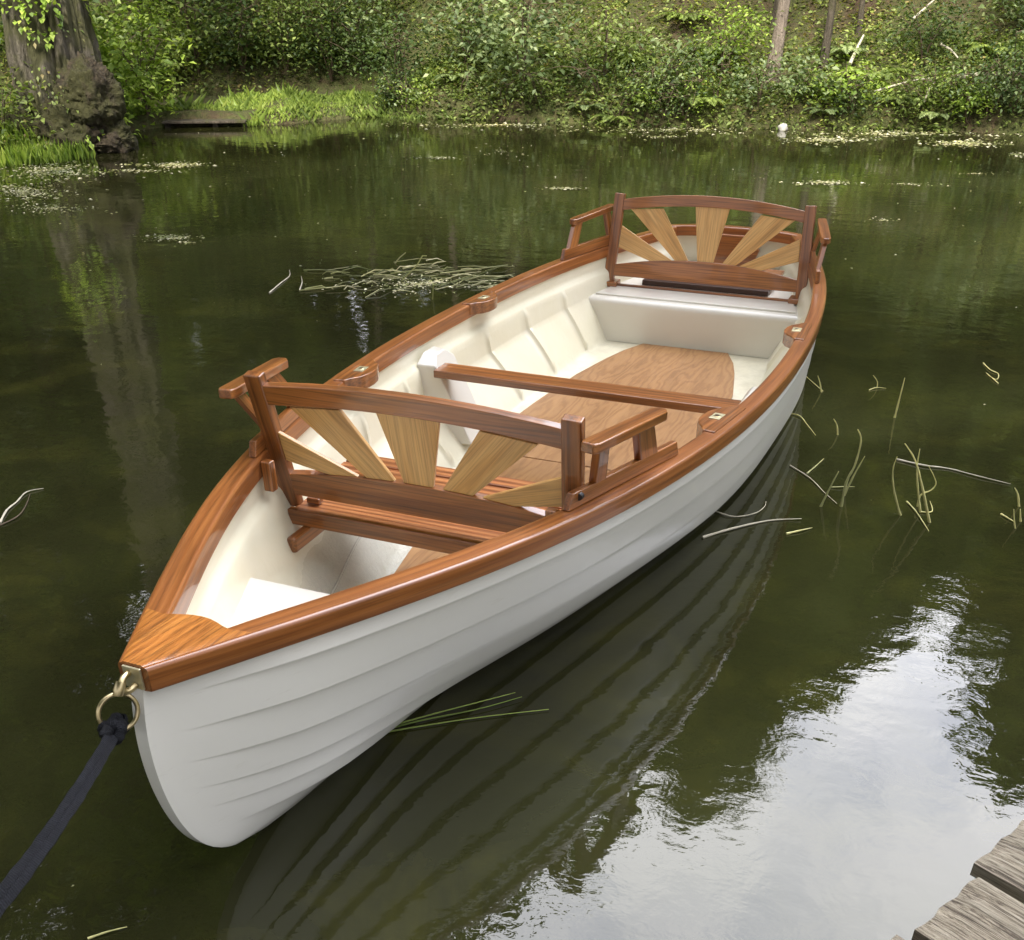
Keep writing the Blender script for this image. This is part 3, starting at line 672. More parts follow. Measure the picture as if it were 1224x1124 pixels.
def fern_mesh(seed, ln, nf=11):
    rs = np.random.RandomState(seed); P, D, N, Ls, Wd = [], [], [], [], []; stems = []
    for k in range(nf):
        a = k/nf*6.28+rs.uniform(-.3, .3); l = ln*rs.uniform(.7, 1.1); pts = []
        for i in range(9):
            t = i/8; rr = l*t*(1-.15*t); z = l*(.75*t-.72*t*t)+.02; pts.append((math.cos(a)*rr, math.sin(a)*rr, z))
        stems.append((pts, [.004*(1-.7*i/8) for i in range(9)])); pp = np.array(pts)
        for i in range(2, 33):
            t = i/33*8; j = min(int(t), 7); q = pp[j]+(pp[j+1]-pp[j])*(t-j); tg = pp[j+1]-pp[j]; tg /= np.linalg.norm(tg); sd = np.cross(tg, [0, 0, 1]); sd /= np.linalg.norm(sd)
            w = l*.21*math.sin(math.pi*min(i/33*.9+.12, 1))**.8
            for s_ in (-1, 1): P.append(q); D.append(sd*s_+tg*.45+np.array([0, 0, -.12])); N.append(np.cross(sd, tg)+np.array([0, 0, .3])); Ls.append(w*rs.uniform(.85, 1.1)); Wd.append(l*.03)
    V, T = kites(np.array(P), np.array(D), np.array(N), np.array(Ls), np.array(Wd)); return stems, V, T
def gp(px, py, zguess=.5, it=12):              # where a pixel's ray meets the bank
    d = ray(px, py); ts = np.linspace(6, 60, 3000); P = EYE[None]+d[None]*ts[:, None]/np.hypot(d[0], d[1]); hh = height(P[:, 0], P[:, 1]); dd = sdist(P[:, 0], P[:, 1])
    ok = (P[:, 2] < hh) & (dd > -.05); i = np.argmax(ok); return np.array([P[i, 0], P[i, 1], hh[i]]) if ok.any() else P[-1]
def back(p, d):                                # push a point away from the camera on the bank
    v = np.array([p[0]-CX, p[1]-CY]); v /= np.linalg.norm(v); x, y = p[0]+v[0]*d, p[1]+v[1]*d; return np.array([x, y, float(height(np.array([x]), np.array([y]))[0])])

exec_bank = True
def bank():
    # --- ground cover over the slope: nobody could count it
    rs = np.random.RandomState(11); n = 230000; X = rs.uniform(8.7, 21, n); Y = rs.uniform(-6.5, 14, n); D = sdist(X, Y); k = (D > .02) & (D < 4.8); X, Y, D = X[k], Y[k], D[k]
    m_ = ~((Y > 7.4) & (X > 11.2) & (D < 1.9)); X, Y, D = X[m_], Y[m_], D[m_]
    cl = np.sin(X*2.1+1)*np.sin(Y*1.7)+.6*np.sin(X*5.3+Y*3.1)+.5*np.sin(Y*7.7-X*2.3)
    keep = rs.rand(len(X)) < np.clip(.62+.30*cl, .25, 1)*np.where(D < 1.2, 1, .7); X, Y, D = X[keep], Y[keep], D[keep]
    Z = height(X, Y); n = len(X); P = np.stack([X, Y, Z+rs.gamma(1.5, .045, n)], 1); Dr, N = leaf_dirs(rs, n, -.1); ln = .055*rs.uniform(.4, 1.5, n); V, T = kites(P, Dr, N, ln, ln*.6)
    h = len(T)//2
    tag(bigmesh('ground_cover', V, T, LF_COV), 'leafy moss and bramble ground cover over the far slope', 'ground cover', kind='stuff')
    n = 150000; X = rs.uniform(8.7, 19, n); Y = rs.uniform(-6.5, 13, n); D = sdist(X, Y); k = (D > -.10) & (D < 1.1) & ~((Y > 7.4) & (X > 11.2)); X, Y, D = X[k], Y[k], D[k]; n = len(X); Z = np.maximum(height(X, Y), 0)
    P = np.stack([X, Y, Z+rs.gamma(1.6, .06, n)*(1+.6*np.sin(X*3+Y*2.3))], 1); Dr, N = leaf_dirs(rs, n, .15); ln = .07*rs.uniform(.4, 1.5, n); V, T = kites(P, Dr, N, ln, ln*.5)
    tag(bigmesh('shore_cover', V, T, LF_MID), 'leafy growth hanging over the far waterline', 'ground cover', kind='stuff')
    n = 3200; X = rs.uniform(8.2, 10.0, n); Y = rs.uniform(8.6, 10.6, n); D = sdist(X, Y); k = (D > -.45) & (D < .5); X, Y = X[k], Y[k]; n = len(X); a = rs.uniform(0, 6.28, n); ln = rs.uniform(.08, .28, n)
    V, T = kites(np.stack([X, Y, np.maximum(height(X, Y), 0)-.02], 1), np.stack([np.cos(a)*.35, np.sin(a)*.35, np.ones(n)], 1), np.stack([np.cos(a+1.5), np.sin(a+1.5), np.zeros(n)+.2], 1), ln, ln*.07+.006)
    tag(bigmesh('sedge', V, T, LF_YEL), 'yellow green sedge in the shallows at the left edge', 'sedge', kind='stuff')
    # --- lush grass on the low spit
    n = 90000; X = rs.uniform(10.8, 18, n); Y = rs.uniform(7.0, 13.5, n); D = sdist(X, Y); k = (D > -.16) & (D < np.where(X > 13.8, 1.2, 2.2)) & ((X-10.3)**2+(Y-9.9)**2 > 1.0); X, Y = X[k], Y[k]; n = len(X)
    k = (D[k] > .30) | (Y < 9.0); X, Y = X[k], Y[k]; n = len(X); Z = np.maximum(height(X, Y), 0); a = rs.uniform(0, 6.28, n); Dr = np.stack([np.cos(a)*.8, np.sin(a)*.8, np.ones(n)], 1); N = np.stack([np.cos(a+1.5), np.sin(a+1.5), np.zeros(n)+.2], 1); ln = rs.uniform(.03, .10, n)*(1+.7*np.sin(X*4.1)*np.sin(Y*5.3+1))*(1+1.2*(rs.rand(n) > .97))
    V, T = kites(np.stack([X, Y, Z-.01], 1), Dr, N, ln, ln*.22+.008); tag(bigmesh('grass', V, T, LF_GRASS), 'bright green grass on the low spit by the water', 'grass', kind='stuff')
    # --- shrubs, each its own plant
    S = [  # px, py of foot, back, height, radius, material, size, label
        (625, 140, .25, 1.75, .80, 'B', .095, 'tall cool green bush overhanging the water in the middle of the far bank'),
        (560, 138, .9, 1.5, .7, 'B', .09, 'blue green bush just left behind the tall middle bush'),
        (380, 116, 1.5, 1.6, .8, 'M', .06, 'dark fine leaved bush behind the right end of the grass spit'),
        (480, 132, .7, 1.25, .7, 'D', .06, 'dark low bush right of the grass spit'),
        (440, 118, 1.7, 1.9, .9, 'M', .06, 'mid green bush behind the dark low bush'),
        (720, 140, .5, 1.1, .6, 'M', .07, 'mid green bush right of the tall middle bush'),
        (790, 142, .2, .9, .5, 'B', .08, 'small cool green bush at the water edge left of the pale trunk'),
        (905, 142, .12, .75, .60, 'B', .06, 'low cool green bush at the foot of the pale trunk'),
        (860, 140, .8, 1.0, .6, 'Y', .06, 'yellow green bush on the slope left of the pale trunk'),
        (1010, 148, .1, .55, .45, 'Y', .07, 'low yellow green plant at the water edge right of the dark trunk'),
        (960, 146, .25, .5, .4, 'B', .09, 'low broad leaved plant between the two trunks'),
        (1090, 148, .6, .9, .6, 'D', .05, 'dark bush on the right part of the bank'),
        (1200, 152, .15, 1.0, .6, 'D', .06, 'dark bush at the water edge by the right edge'),
        (1215, 110, .9, 1.6, .7, 'B', .09, 'large cool green bush high at the right edge'),
        (1150, 60, 1.6, 1.6, .8, 'B', .08, 'pale green bush high on the slope at the right'),
        (170, 130, 1.3, 1.3, .75, 'M', .09, 'mid green bush behind the old tree'),
        (215, 118, 2.1, 1.9, .9, 'D', .07, 'dark bush high behind the grass spit'),
        (300, 108, 1.9, 1.6, .9, 'M', .07, 'mid green bush behind the grass spit'),
        (250, 90, 2.4, 2.4, 1.1, 'B', .08, 'pale green bush far behind the grass spit'),
        (150, 168, .15, .95, .50, 'Y', .11, 'bright yellow green bush leaning over the water right of the old tree'),
        (118, 150, .3, 1.4, .45, 'Y', .11, 'yellow green sapling growing beside the old tree burl'),
        (10, 175, .3, .7, .5, 'M', .07, 'small green bush at the left edge below the old tree'),
        (5, 60, 2.0, 2.6, 1.1, 'D', .08, 'dark bush behind the old tree at the left edge'),
        (140, 60, 2.6, 2.8, 1.2, 'M', .09, 'tall green bush right behind the old tree'),
        (680, 40, 1.2, 1.5, .9, 'M', .06, 'mid green bush high above the tall middle bush'),
        (780, 40, 1.5, 1.3, .9, 'Y', .055, 'yellow green bush high on the slope left of the pale trunk'),
        (500, 40, 2.2, 1.9, 1.0, 'M', .06, 'mid green bush high up left of the tall middle bush'),
        (1050, 40, 1.6, 1.4, .8, 'M', .055, 'mid green bush high on the slope right of the dark trunk'),
        (900, 40, 2.4, 1.6, .9, 'M', .06, 'mid green bush high behind the pale trunk'),
        (192, 106, .1, 1.4, .60, 'Y', .09, 'yellow green bush behind the left end of the grass strip'),
        (240, 103, .2, 1.5, .75, 'M', .08, 'mid green bush behind the landing'),
        (292, 101, .2, 1.3, .70, 'D', .08, 'dark bush behind the right end of the landing'),
        (345, 99, .2, 1.3, .75, 'M', .07, 'mid green bush behind the middle of the grass strip'),
        (398, 104, .1, 1.3, .70, 'D', .065, 'dark bush behind the right part of the grass strip'),
        (436, 112, .3, 1.2, .60, 'B', .075, 'cool green bush at the right tip of the grass strip'),
        (178, 142, .1, 1.2, .55, 'Y', .095, 'bright yellow green sapling between the old tree and the landing'),
        (128, 120, .9, 1.9, .70, 'M', .10, 'large leaved green sapling just behind the old tree burl'),
        (60, 120, 1.2, 1.8, .8, 'D', .09, 'dark bush close behind the old trunk'),
    ]
    mt = {'B': LF_BLUE, 'M': LF_MID, 'D': LF_DARK, 'Y': LF_YEL}
    for i, (px, py, bk, h, r, c, sz, lab) in enumerate(S):
        p = back(gp(px, py), bk); p[2] = max(p[2], 0)
        ncl = int(70*r/.6*h); sz *= 1.2; shrub(100+i, p-[0, 0, .03], h, r, mt[c], lab, size=sz, nclump=ncl, nleaf=int(15*(.075/sz)**1.0), lean=(-.25, -.12))
    for k in range(34):
        px = rs.uniform(470, 1224); p = gp(px, 141 if px < 700 else 149); p = back(p, rs.uniform(0, .25)); h = rs.uniform(.3, .6)
        shrub(400+k, p-[0, 0, .02], h, h*rs.uniform(.7, 1.0), [LF_MID, LF_BLUE, LF_YEL, LF_DARK][k % 4], 'low leafy plant rooted at the waterline of the far bank', 'plant', 'low plants along the far waterline', size=rs.uniform(.04, .07), nclump=26, nleaf=12, name='plant', lean=(-.4, -.1), stems=3)
    # --- ferns
    stems = {}
    FN = [(700, 128), (735, 140), (835, 120), (490, 100), (660, 60), (760, 70), (850, 60), (1040, 90), (1080, 120), (1120, 140), (600, 60), (330, 60), (985, 130), (1160, 120), (380, 60), (545, 90), (455, 60), (820, 20), (1010, 60), (1190, 60), (290, 60)]
    protos = [fern_mesh(50+k, .55) for k in range(3)]; meshes = []
    for k, (px, py) in enumerate(FN):
        p = gp(px, py+8); root = empty('fern', tuple(p)); root.rotation_euler.z = rs.uniform(0, 6.28); s = rs.uniform(.8, 1.4); root.scale = (s, s, s)
        tag(root, None, 'fern', 'ferns growing on the far bank'); nb = ('the pale trunk' if px > 800 and px < 1000 else 'the old tree' if px < 300 else 'the tall middle bush' if px < 800 else 'the right edge')
        root['label'] = 'green fern on the far bank near %s' % nb
        if k < 3:
            v, f = tubes(protos[k][0], 4); a = mesh('stalk', v, f, LF_MID, root); b = bigmesh('frond', protos[k][1], protos[k][2], LF_MID if k else LF_BLUE, root); meshes.append((a, b))
        else:
            for q in meshes[k % 3]: c = q.copy(); C.objects.link(c); c.parent = root
bank()

# ------------------------------------------------------------------ old tree on the left shore
def old_tree():
    root = empty('old_tree', (10.58, 9.82, .05)); tag(root, 'thick old mossy tree with a dark burl at its foot on the left shore', 'tree')
    from mathutils import noise as mn
    n, m = 230, 150; V = []; rs = np.random.RandomState(5); ph = rs.uniform(0, 6.28, 20)
    for i in range(n):
        t = i/(n-1); z = -.5+t**1.3*10.5
        for j in range(m):
            a = 2*math.pi*j/m; zz = max(z, 0)
            r = .50*(1-.045*zz)+.24*math.exp(-zz/.4)*(1+.35*math.cos(3*a+ph[0])+.25*math.cos(5*a+ph[1]))
            r -= .16*math.exp(-((((a-3.95+math.pi) % (2*math.pi))-math.pi)/.16)**2)*min(zz/1.2, 1)
            r += .035*math.sin(9*a+ph[2]+.5*zz)+.022*math.sin(17*a+ph[3]+zz*1.2)+.02*math.sin(zz*5+2*a+ph[4])+.012*math.sin(31*a+zz*3+ph[6])+.03*math.sin(3.1*zz+ph[7]+3*a)
            cz_, sz_ = math.cos(a)*2.2, math.sin(a)*2.2; fl = math.exp(-zz/.8)
            r += .05*abs(mn.noise(Vector((cz_*4, sz_*4, z*1.1))))+.035*abs(mn.noise(Vector((cz_*9, sz_*9, z*3))))+fl*(.16*mn.noise(Vector((cz_*1.3, sz_*1.3, z*1.8)))+.10*abs(mn.noise(Vector((cz_*3.3, sz_*3.3, z*4))))+.04*mn.noise(Vector((cz_*8, sz_*8, z*9))))
            V.append((math.cos(a)*r+.03*z*0+.1*math.sin(z*.5)-.02*z, math.sin(a)*r*.9-.03*z, z))
    mesh('trunk', V, grid_faces(n, m, 0, True), BARK_OLD, root, smooth=60)
    # burl and root mass
    from mathutils import noise as mn
    for (cx, cy, cz, rx, rz, seed, mt_) in ((-.12, -.58, .56, .34, .38, 1, BARK_BURL), (-.34, -.28, .18, .40, .42, 2, BARK_BURL), (-.50, .15, .12, .42, .34, 3, BARK_BURL), (-.42, .55, .05, .45, .30, 4, BARK_OLD), (.02, -.62, .08, .30, .24, 5, BARK_BURL)):
        V = []; n2, m2 = 70, 90
        for i in range(n2):
            th = math.pi*i/(n2-1)
            for j in range(m2):
                a = 2*math.pi*j/m2; d = Vector((math.cos(a)*math.sin(th), math.sin(a)*math.sin(th), math.cos(th))); q = d*1.6+Vector((seed*7.3, 0, 0))
                r = 1+.30*mn.noise(q)+.22*abs(mn.noise(q*2.6))+.16*abs(mn.noise(q*5.7))+.07*mn.noise(q*13)
                V.append((cx+d.x*rx*r, cy+d.y*rx*r, cz+d.z*rz*r))
        mesh('burl' if seed < 3 else 'root', V, grid_faces(n2, m2, 0, True), mt_, root, smooth=80)
    rq = np.random.RandomState(9); n = 5200; a = rq.uniform(0, 6.28, n); z = rq.gamma(1.6, .22, n); r = .80-.25*np.clip(z, 0, 1)+rq.normal(0, .06, n); P = np.stack([np.cos(a)*r-.1, np.sin(a)*r*.95, z-.05], 1); D = np.stack([np.cos(a)*.6, np.sin(a)*.6, rq.normal(-.2, .5, n)], 1); N = np.stack([np.cos(a), np.sin(a), np.ones(n)], 1)
    k = (np.sin(a*4+z*5)+np.sin(z*9+a*2) > .2); ln = rq.uniform(.03, .075, k.sum()); V, T = kites(P[k], D[k], N[k], ln, ln*.6); bigmesh('moss_tuft', V, T, LF_COV, root)
    rs = np.random.RandomState(8)
    lst = []; tips = []
    for k in range(9):
        a = rs.uniform(0, 6.28); z = rs.uniform(7, 10); l = rs.uniform(1.5, 3); p0 = np.array([0, -.03*z, z]); p2 = p0+np.array([math.cos(a)*l, math.sin(a)*l, rs.uniform(.5, 3)]); p1 = (p0+p2)/2+[0, 0, .5]
        lst.append((smoothpath([tuple(p0), tuple(p1), tuple(p2)], 4), list(np.linspace(.16, .03, 9)))); tips += [p1, p2, (p1+p2)/2]
    v, f = tubes(lst, 7); mesh('limb', v, f, BARK_OLD, root, smooth=70)
    tips = np.array(tips); n = 4000; c = tips[rs.randint(0, len(tips), n)]; P = c+rs.normal(0, .9, (n, 3)); D, N = leaf_dirs(rs, n); ln = rs.uniform(.12, .28, n); V, T = kites(P, D, N, ln, ln*.65); bigmesh('crown', V, T, LF_CAN, root)
    # ivy leaves on the trunk
    n = 2000; a = rs.uniform(0, 6.28, n); z = rs.uniform(.1, 2.6, n); r = .56+.45*np.exp(-z/.5); P = np.stack([np.cos(a)*r, np.sin(a)*r*.9, z], 1); D = np.stack([np.cos(a)*.5, np.sin(a)*.5, rs.normal(-.3, .5, n)], 1); N = np.stack([np.cos(a), np.sin(a), np.ones(n)*.6], 1)
    k = np.sin(a*3+z*2)+np.sin(z*4+1) > .3; V, T = kites(P[k], D[k], N[k], rs.uniform(.05, .11, k.sum()), rs.uniform(.035, .08, k.sum())); bigmesh('ivy', V, T, LF_YEL, root)
old_tree()

# ------------------------------------------------------------------ trees of the wood
def tree(name, pos, h, r0, crown_r, crown_z0, bark, mat, label, seed, leaf=.30, n=4200, lean=(0, 0), conifer=False, group='trees of the wood behind the pond'):
    root = empty(name, tuple(pos)); tag(root, label, 'tree', group); rs = np.random.RandomState(seed)
    z = np.linspace(-.3, h, 14); path = [(lean[0]*t+.06*math.sin(t*.8+seed), lean[1]*t+.06*math.cos(t*.7+seed), t) for t in z]; rad = [r0*(1-.82*max(t, 0)/h)*(1+.5*math.exp(-max(t, 0)/.3)) for t in z]
    v, f = tube(path, rad, 14); mesh('trunk', v, f, bark, root, smooth=70)
    lst = []; cl = []
    nb = 34 if conifer else 20
    for k in range(nb):
        zz = crown_z0+(h-crown_z0)*((k+rs.rand())/nb); a = k*2.4+rs.uniform(-.4, .4); fr = (zz-crown_z0)/(h-crown_z0)
        l = crown_r*((1-fr)*.95+.08 if conifer else (math.sin(math.pi*min(fr*.8+.18, 1))**.7))*rs.uniform(.75, 1.1)
        p0 = np.array([lean[0]*zz, lean[1]*zz, zz]); e = p0+np.array([math.cos(a)*l, math.sin(a)*l, (-.18*l if conifer else .35*l)])
        lst.append(([tuple(p0), tuple((p0+e)/2+[0, 0, .08*l]), tuple(e)], [r0*.25*(1-.6*fr), r0*.14*(1-.6*fr), r0*.05]))
        for q in np.linspace(.25, 1, 7): cl.append((p0+(e-p0)*q, .16*l+.22))
    v, f = tubes(lst, 5); mesh('limb', v, f, bark, root)
    idx = rs.randint(0, len(cl), n); cc = np.array([c[0] for c in cl])[idx]; sg = np.array([c[1] for c in cl])[idx][:, None]
    sub_ = rs.normal(0, 1, (len(cl)*3, 3)); cc = cc+sub_[idx*3+rs.randint(0, 3, n)]*sg*.7
    P = cc+rs.normal(0, 1, (n, 3))*sg*np.array([.45, .45, .22 if conifer else .4]); D, N = leaf_dirs(rs, n, .1); ln = leaf*rs.uniform(.5, 1.3, n); V, T = kites(P, D, N, ln, ln*(.25 if conifer else .65)); bigmesh('crown', V, T, mat, root)
    return root
def onaz(az, dist):
    a = R(az); x, y = CX+math.cos(a)*dist, CY+math.sin(a)*dist; return np.array([x, y, max(float(height(np.array([x]), np.array([y]))[0]), 0)])
# named trunks of the photograph
def trunk_tree(px, py, bk, pxt, h, r0, bark, label, seed, name='pine_tree', **kw):
    p = back(gp(px, py), bk); return tree(name, p, h, r0, 2.2, h*.42, bark, LF_CAN, label, seed, conifer=True, leaf=.42, n=3800, **kw)
trunk_tree(922, 110, .15, 931, 13.2, .088, BARK_PALE, 'pale straight trunk standing above the low bush on the far bank', 1, lean=(.0, -.012))
trunk_tree(917, 80, .8, 917, 12.0, .045, BARK_DARK, 'thin dark trunk close behind the pale trunk', 2)
trunk_tree(975, 108, .3, 985, 12.5, .052, BARK_DARK, 'dark trunk with bare base right of the pale trunk', 3, lean=(0, -.015))
trunk_tree(1018, 75, .6, 1020, 11.5, .035, BARK_DARK, 'slim dark trunk second to the right of the pale trunk', 4)
trunk_tree(430, 60, 1.5, 430, 15, .07, BARK_DARK, 'dark trunk high behind the grass spit', 5)
trunk_tree(535, 15, 1.5, 540, 15, .055, BARK_PALE, 'slender trunk at the top left of the tall middle bush', 6)
# skyline of the wood, as its mirror image in the water shows it: azimuth, distance, elevation of the top
SK = [(-34, 26, 36), (-27, 24, 35), (-20, 25, 32), (-14.5, 25, 28.5), (-9.6, 26, 32.5), (-7.4, 27, 26), (-4.6, 30, 24.3), (-1, 27, 26), (2.2, 26, 29), (5.2, 26, 31), (8.5, 25, 34), (11.8, 25, 36), (15, 24.5, 38.5), (18.5, 24, 41), (22, 23.5, 44), (26, 23, 47), (30, 22, 50), (34, 21.5, 53), (38, 21, 55), (42, 21, 56), (47, 20.5, 57), (53, 19, 58), (60, 18, 58), (68, 18, 56), (77, 18, 52), (88, 19, 46), (100, 19, 40), (18, 24, 30), (24, 24, 34), (29, 23.5, 40), (36, 23, 44), (44, 22.5, 46), (11, 24, 27), (4, 24.5, 22), (-3, 25, 20), (-8, 25, 22), (-14, 24, 22), (-22, 22, 24), (50, 22, 40)]
for k, (az, ds, el) in enumerate(SK):
    if az > 24: ds += 4.5
    p = onaz(az, ds); top = ds*math.tan(R(el))-.5; h = max(top-p[2], 4); con = k % 3 == 0
    nm = ('edge' if az < -5 else 'right side' if az < 8 else 'middle' if az < 25 else 'left side')
    tree('pine_tree' if con else 'broadleaf_tree', p, h, min(.10+.006*h, .20), (2.1 if con else 2.7+.06*h)*(.62 if -12 < az < 4 else 1), min(h*.15, 1.8), BARK_DARK, LF_CAN, ('tall conifer' if con else 'tall leafy tree')+' of the wood mirrored in the pond on the '+nm, 300+k, leaf=.62, n=5200, conifer=con)

for k, az in enumerate(list(range(-40, 100, 5))):
    ds = 24.2 if az < 25 else 25.5 if az < 70 else 20; p = onaz(az+rs_u.uniform(-1, 1), ds+rs_u.uniform(-.5, .5)) if False else onaz(az, ds+(k % 3)*.5)
    tree('hazel_tree', p-np.array([0, 0, .3]), 6.0+(k*7 % 4)*.5, .07, 2.0, .2, BARK_DARK, LF_CAN, 'bushy young tree in the undergrowth of the wood behind the pond', 700+k, leaf=.42, n=4000, group='young trees of the undergrowth')
# unseen trees added on the near shore to keep the sun off the boat
for k, (x, y, h) in enumerate([(-8.5, -7.5, 18), (-8.2, -3.6, 19), (-8.6, .3, 19.5), (-8.2, 4.2, 18), (-11.5, -5.5, 22), (-12, -1.5, 23), (-11.5, 2.5, 22), (-7.5, 8.5, 17)]):
    tree('broadleaf_tree', (x, y, .4), h, .2, 3.4, 5.5, BARK_DARK, LF_CAN, 'unseen leafy tree added behind the camera to shade the boat', 500+k, leaf=.75, n=5200, group='unseen trees added for shade')

# ------------------------------------------------------------------ fallen wood, rotten landing, boulder
def log(name, pts, r, mat, label, cat='branch', group='dead branches on the far bank'):
    v, f = tubes([(smoothpath(pts, 4), list(np.linspace(r, r*.5, (len(pts)-1)*4+1)))], 8); o = mesh(name, v, f, mat, None, smooth=70); tag(o, label, cat, group); return o
def bankline(pxs, lift=.08): return [tuple(gp(x, y)+np.array([-.12, -.05, lift])) for x, y in pxs]
log('fallen_branch', bankline([(1137, 106), (1175, 103), (1212, 102)], .15), .04, TWIG, 'pale bare branch lying level near the right edge of the bank')
log('fallen_branch', bankline([(1096, 146), (1102, 132), (1110, 120)], .25), .018, TWIG, 'short pale stick leaning at the water edge under the pale level branch')
log('fallen_branch', bankline([(1040, 120), (1080, 110), (1105, 105)], .12), .015, TWIG, 'thin grey branch lying left of the pale level branch')
log('fallen_branch', bankline([(1082, 52), (1098, 38), (1115, 22)], .3), .02, TWIG, 'bare twig pointing up high right on the slope')
log('fallen_branch', bankline([(1118, 68), (1130, 75), (1138, 84)], .15), .02, TWIG, 'short pale broken stick high on the right slope')
log('fallen_branch', bankline([(1010, 95), (1018, 78), (1026, 62)], .2), .028, TWIG, 'pale splintered stick by the slim dark trunk')
log('fallen_branch', bankline([(462, 18), (480, 12), (500, 4)], .2), .02, TWIG, 'bare branch high behind the dark low bush')
def landing():
    a = at(200, 151, .0); b = at(298, 150, .0); A, B = Vector(a), Vector(b); root = empty('old_landing', tuple((A+B)/2)); tag(root, 'low rotten plank landing in front of the grass spit', 'landing'); O = root.location; d = (B-A).normalized(); q = Vector((-d.y, d.x, 0)); q = q if q.x > 0 else -q
    box('deck', frame((A+B)/2-O+q*.06+Vector((0, 0, .075)), d), ((B-A).length, .7, .035), BARK_DARK, root, .01)
    for t in (.04, .62, .97): box('post', frame(A.lerp(B, t)-O+q*(-.18)+Vector((0, 0, -.10)), (0, 0, 1), d), (.34, .08, .08), BARK_DARK, root, .01)
landing()
def stone(px, py, r, label):
    p = gp(px, py); V = []; n, m = 14, 18
    for i in range(n):
        th = math.pi*i/(n-1)
        for j in range(m): a = 2*math.pi*j/m; dd = 1+.1*math.sin(3*a+th*2)+.06*math.sin(5*th+a); V.append((p[0]-.15+math.cos(a)*math.sin(th)*r*1.2*dd, p[1]+math.sin(a)*math.sin(th)*r*1.2*dd, .03+math.cos(th)*r*dd))
    tag(mesh('stone', V, grid_faces(n, m, 0, True), simple('pale_stone', (.45, .43, .38), .8), None, smooth=80), label, 'stone')
stone(938, 153, .06, 'small pale stone at the water edge below the low bush')

# ------------------------------------------------------------------ things in the water
rs = np.random.RandomState(21)
def zz(a, b): return (824+a*.3268, 380+b*.3268)
def stalk(name, pts, r, label, cat, standing=True, mat=None, group='stalks and sticks in the pond beside the boat', conv=True):
    q = [zz(*p) if conv else p for p in pts]; base = at(*q[0], 0.0)
    if standing:
        P = [tuple(base-np.array([0, 0, .02]))]+[tuple(stand(*p, base)) for p in q[1:]]
    else: P = [tuple(at(*p, .004+.003*(k % 2))) for k, p in enumerate(q)]
    sp = smoothpath(P, 4); n = len(sp); v, f = tube(sp, [r*.85*(1-.7*i/(n-1))*(1+.16*math.sin(i*2.3)) for i in range(n)], 6); o = mesh(name, v, f, mat or LF_STALK, None, smooth=70)
    return tag(o, label, cat, group)
stalk('reed_stalk', [(750, 365), (765, 310), (788, 220)], .0075, 'single upright pale stalk standing alone right of the stern rail block', 'stalk')
stalk('reed_stalk', [(555, 690), (575, 600), (605, 540), (628, 450), (616, 408)], .008, 'tallest bent stalk of the pair nearest the hull', 'stalk')
stalk('reed_stalk', [(562, 650), (600, 580), (642, 506)], .007, 'shorter straight stalk leaning right beside the tallest bent stalk', 'stalk')
stalk('reed_stalk', [(476, 690), (510, 630), (546, 562)], .0075, 'short stalk leaning right just left of the tallest bent stalk', 'stalk')
stalk('twig', [(520, 620), (560, 618), (605, 618)], .004, 'short level twig crossing the tallest bent stalk', 'twig', False)
stalk('reed_stalk', [(780, 722), (750, 640), (744, 560), (760, 508)], .006, 'curved stalk on the left of the tangled stalks at the right', 'stalk')
stalk('twig', [(760, 518), (860, 540), (950, 552), (1060, 580), (1175, 608)], .006, 'long jointed pale twig lying right from the tangled stalks', 'twig', False, TWIG)
stalk('reed_stalk', [(885, 748), (852, 620), (825, 520), (788, 460)], .007, 'long stalk leaning left through the tangled stalks', 'stalk')
stalk('reed_stalk', [(850, 712), (832, 570), (843, 480)], .006, 'upright stalk in the middle of the tangled stalks', 'stalk')
stalk('reed_stalk', [(835, 690), (845, 650), (885, 630), (902, 600), (874, 540)], .005, 'hooked stalk on the right of the tangled stalks', 'stalk')
stalk('twig', [(795, 672), (830, 710), (876, 780)], .005, 'short twig lying below the tangled stalks', 'twig', False)
stalk('twig', [(845, 710), (888, 708), (880, 670)], .004, 'tiny level twig at the foot of the tangled stalks', 'twig', False)
stalk('reed_stalk', [(1210, 690), (1202, 650), (1190, 622)], .007, 'short stalk at the end of the long jointed twig', 'stalk')
stalk('reed_stalk', [(1216, 745), (1210, 700)], .007, 'stub of stalk at the right picture edge below the jointed twig', 'stalk')
stalk('reed_stalk', [(1198, 770), (1188, 742), (1187, 700)], .005, 'upright arm of the forked stalk near the right picture edge', 'stalk')
stalk('twig', [(1140, 718), (1165, 732), (1188, 746)], .005, 'low arm of the forked stalk near the right picture edge', 'twig', False)
stalk('twig', [(368, 540), (440, 585), (490, 635), (540, 680)], .004, 'thin bent twig floating between hull and upright stalks', 'twig', False, TWIG)
stalk('twig', [(430, 570), (465, 540), (492, 515)], .005, 'short pale twig crossing the thin bent twig', 'twig', False)
stalk('reed_stalk', [(545, 428), (540, 395), (528, 370)], .006, 'small curved stub of stalk above the tallest bent stalk', 'stalk')
stalk('reed_stalk', [(486, 272), (478, 240), (470, 212)], .006, 'short upright stub close to the hull near the stern block', 'stalk')
stalk('twig', [(488, 268), (450, 235), (418, 206)], .004, 'thin twig from the short stub towards the hull', 'twig', False)
stalk('twig', [(368, 350), (405, 360), (430, 390), (462, 430)], .005, 'crooked twig against the hull waterline', 'twig', False)
stalk('twig', [(48, 803), (160, 770), (290, 742), (410, 735)], .007, 'longest pale stick floating in the hull reflection', 'twig', False, TWIG)
stalk('twig', [(355, 790), (405, 778), (450, 768)], .006, 'short pale stick right of the longest floating stick', 'twig', False)
stalk('twig', [(80, 700), (130, 720), (180, 727), (245, 713), (275, 690), (280, 672)], .004, 'hooked thin twig floating just above the longest stick', 'twig', False, TWIG)
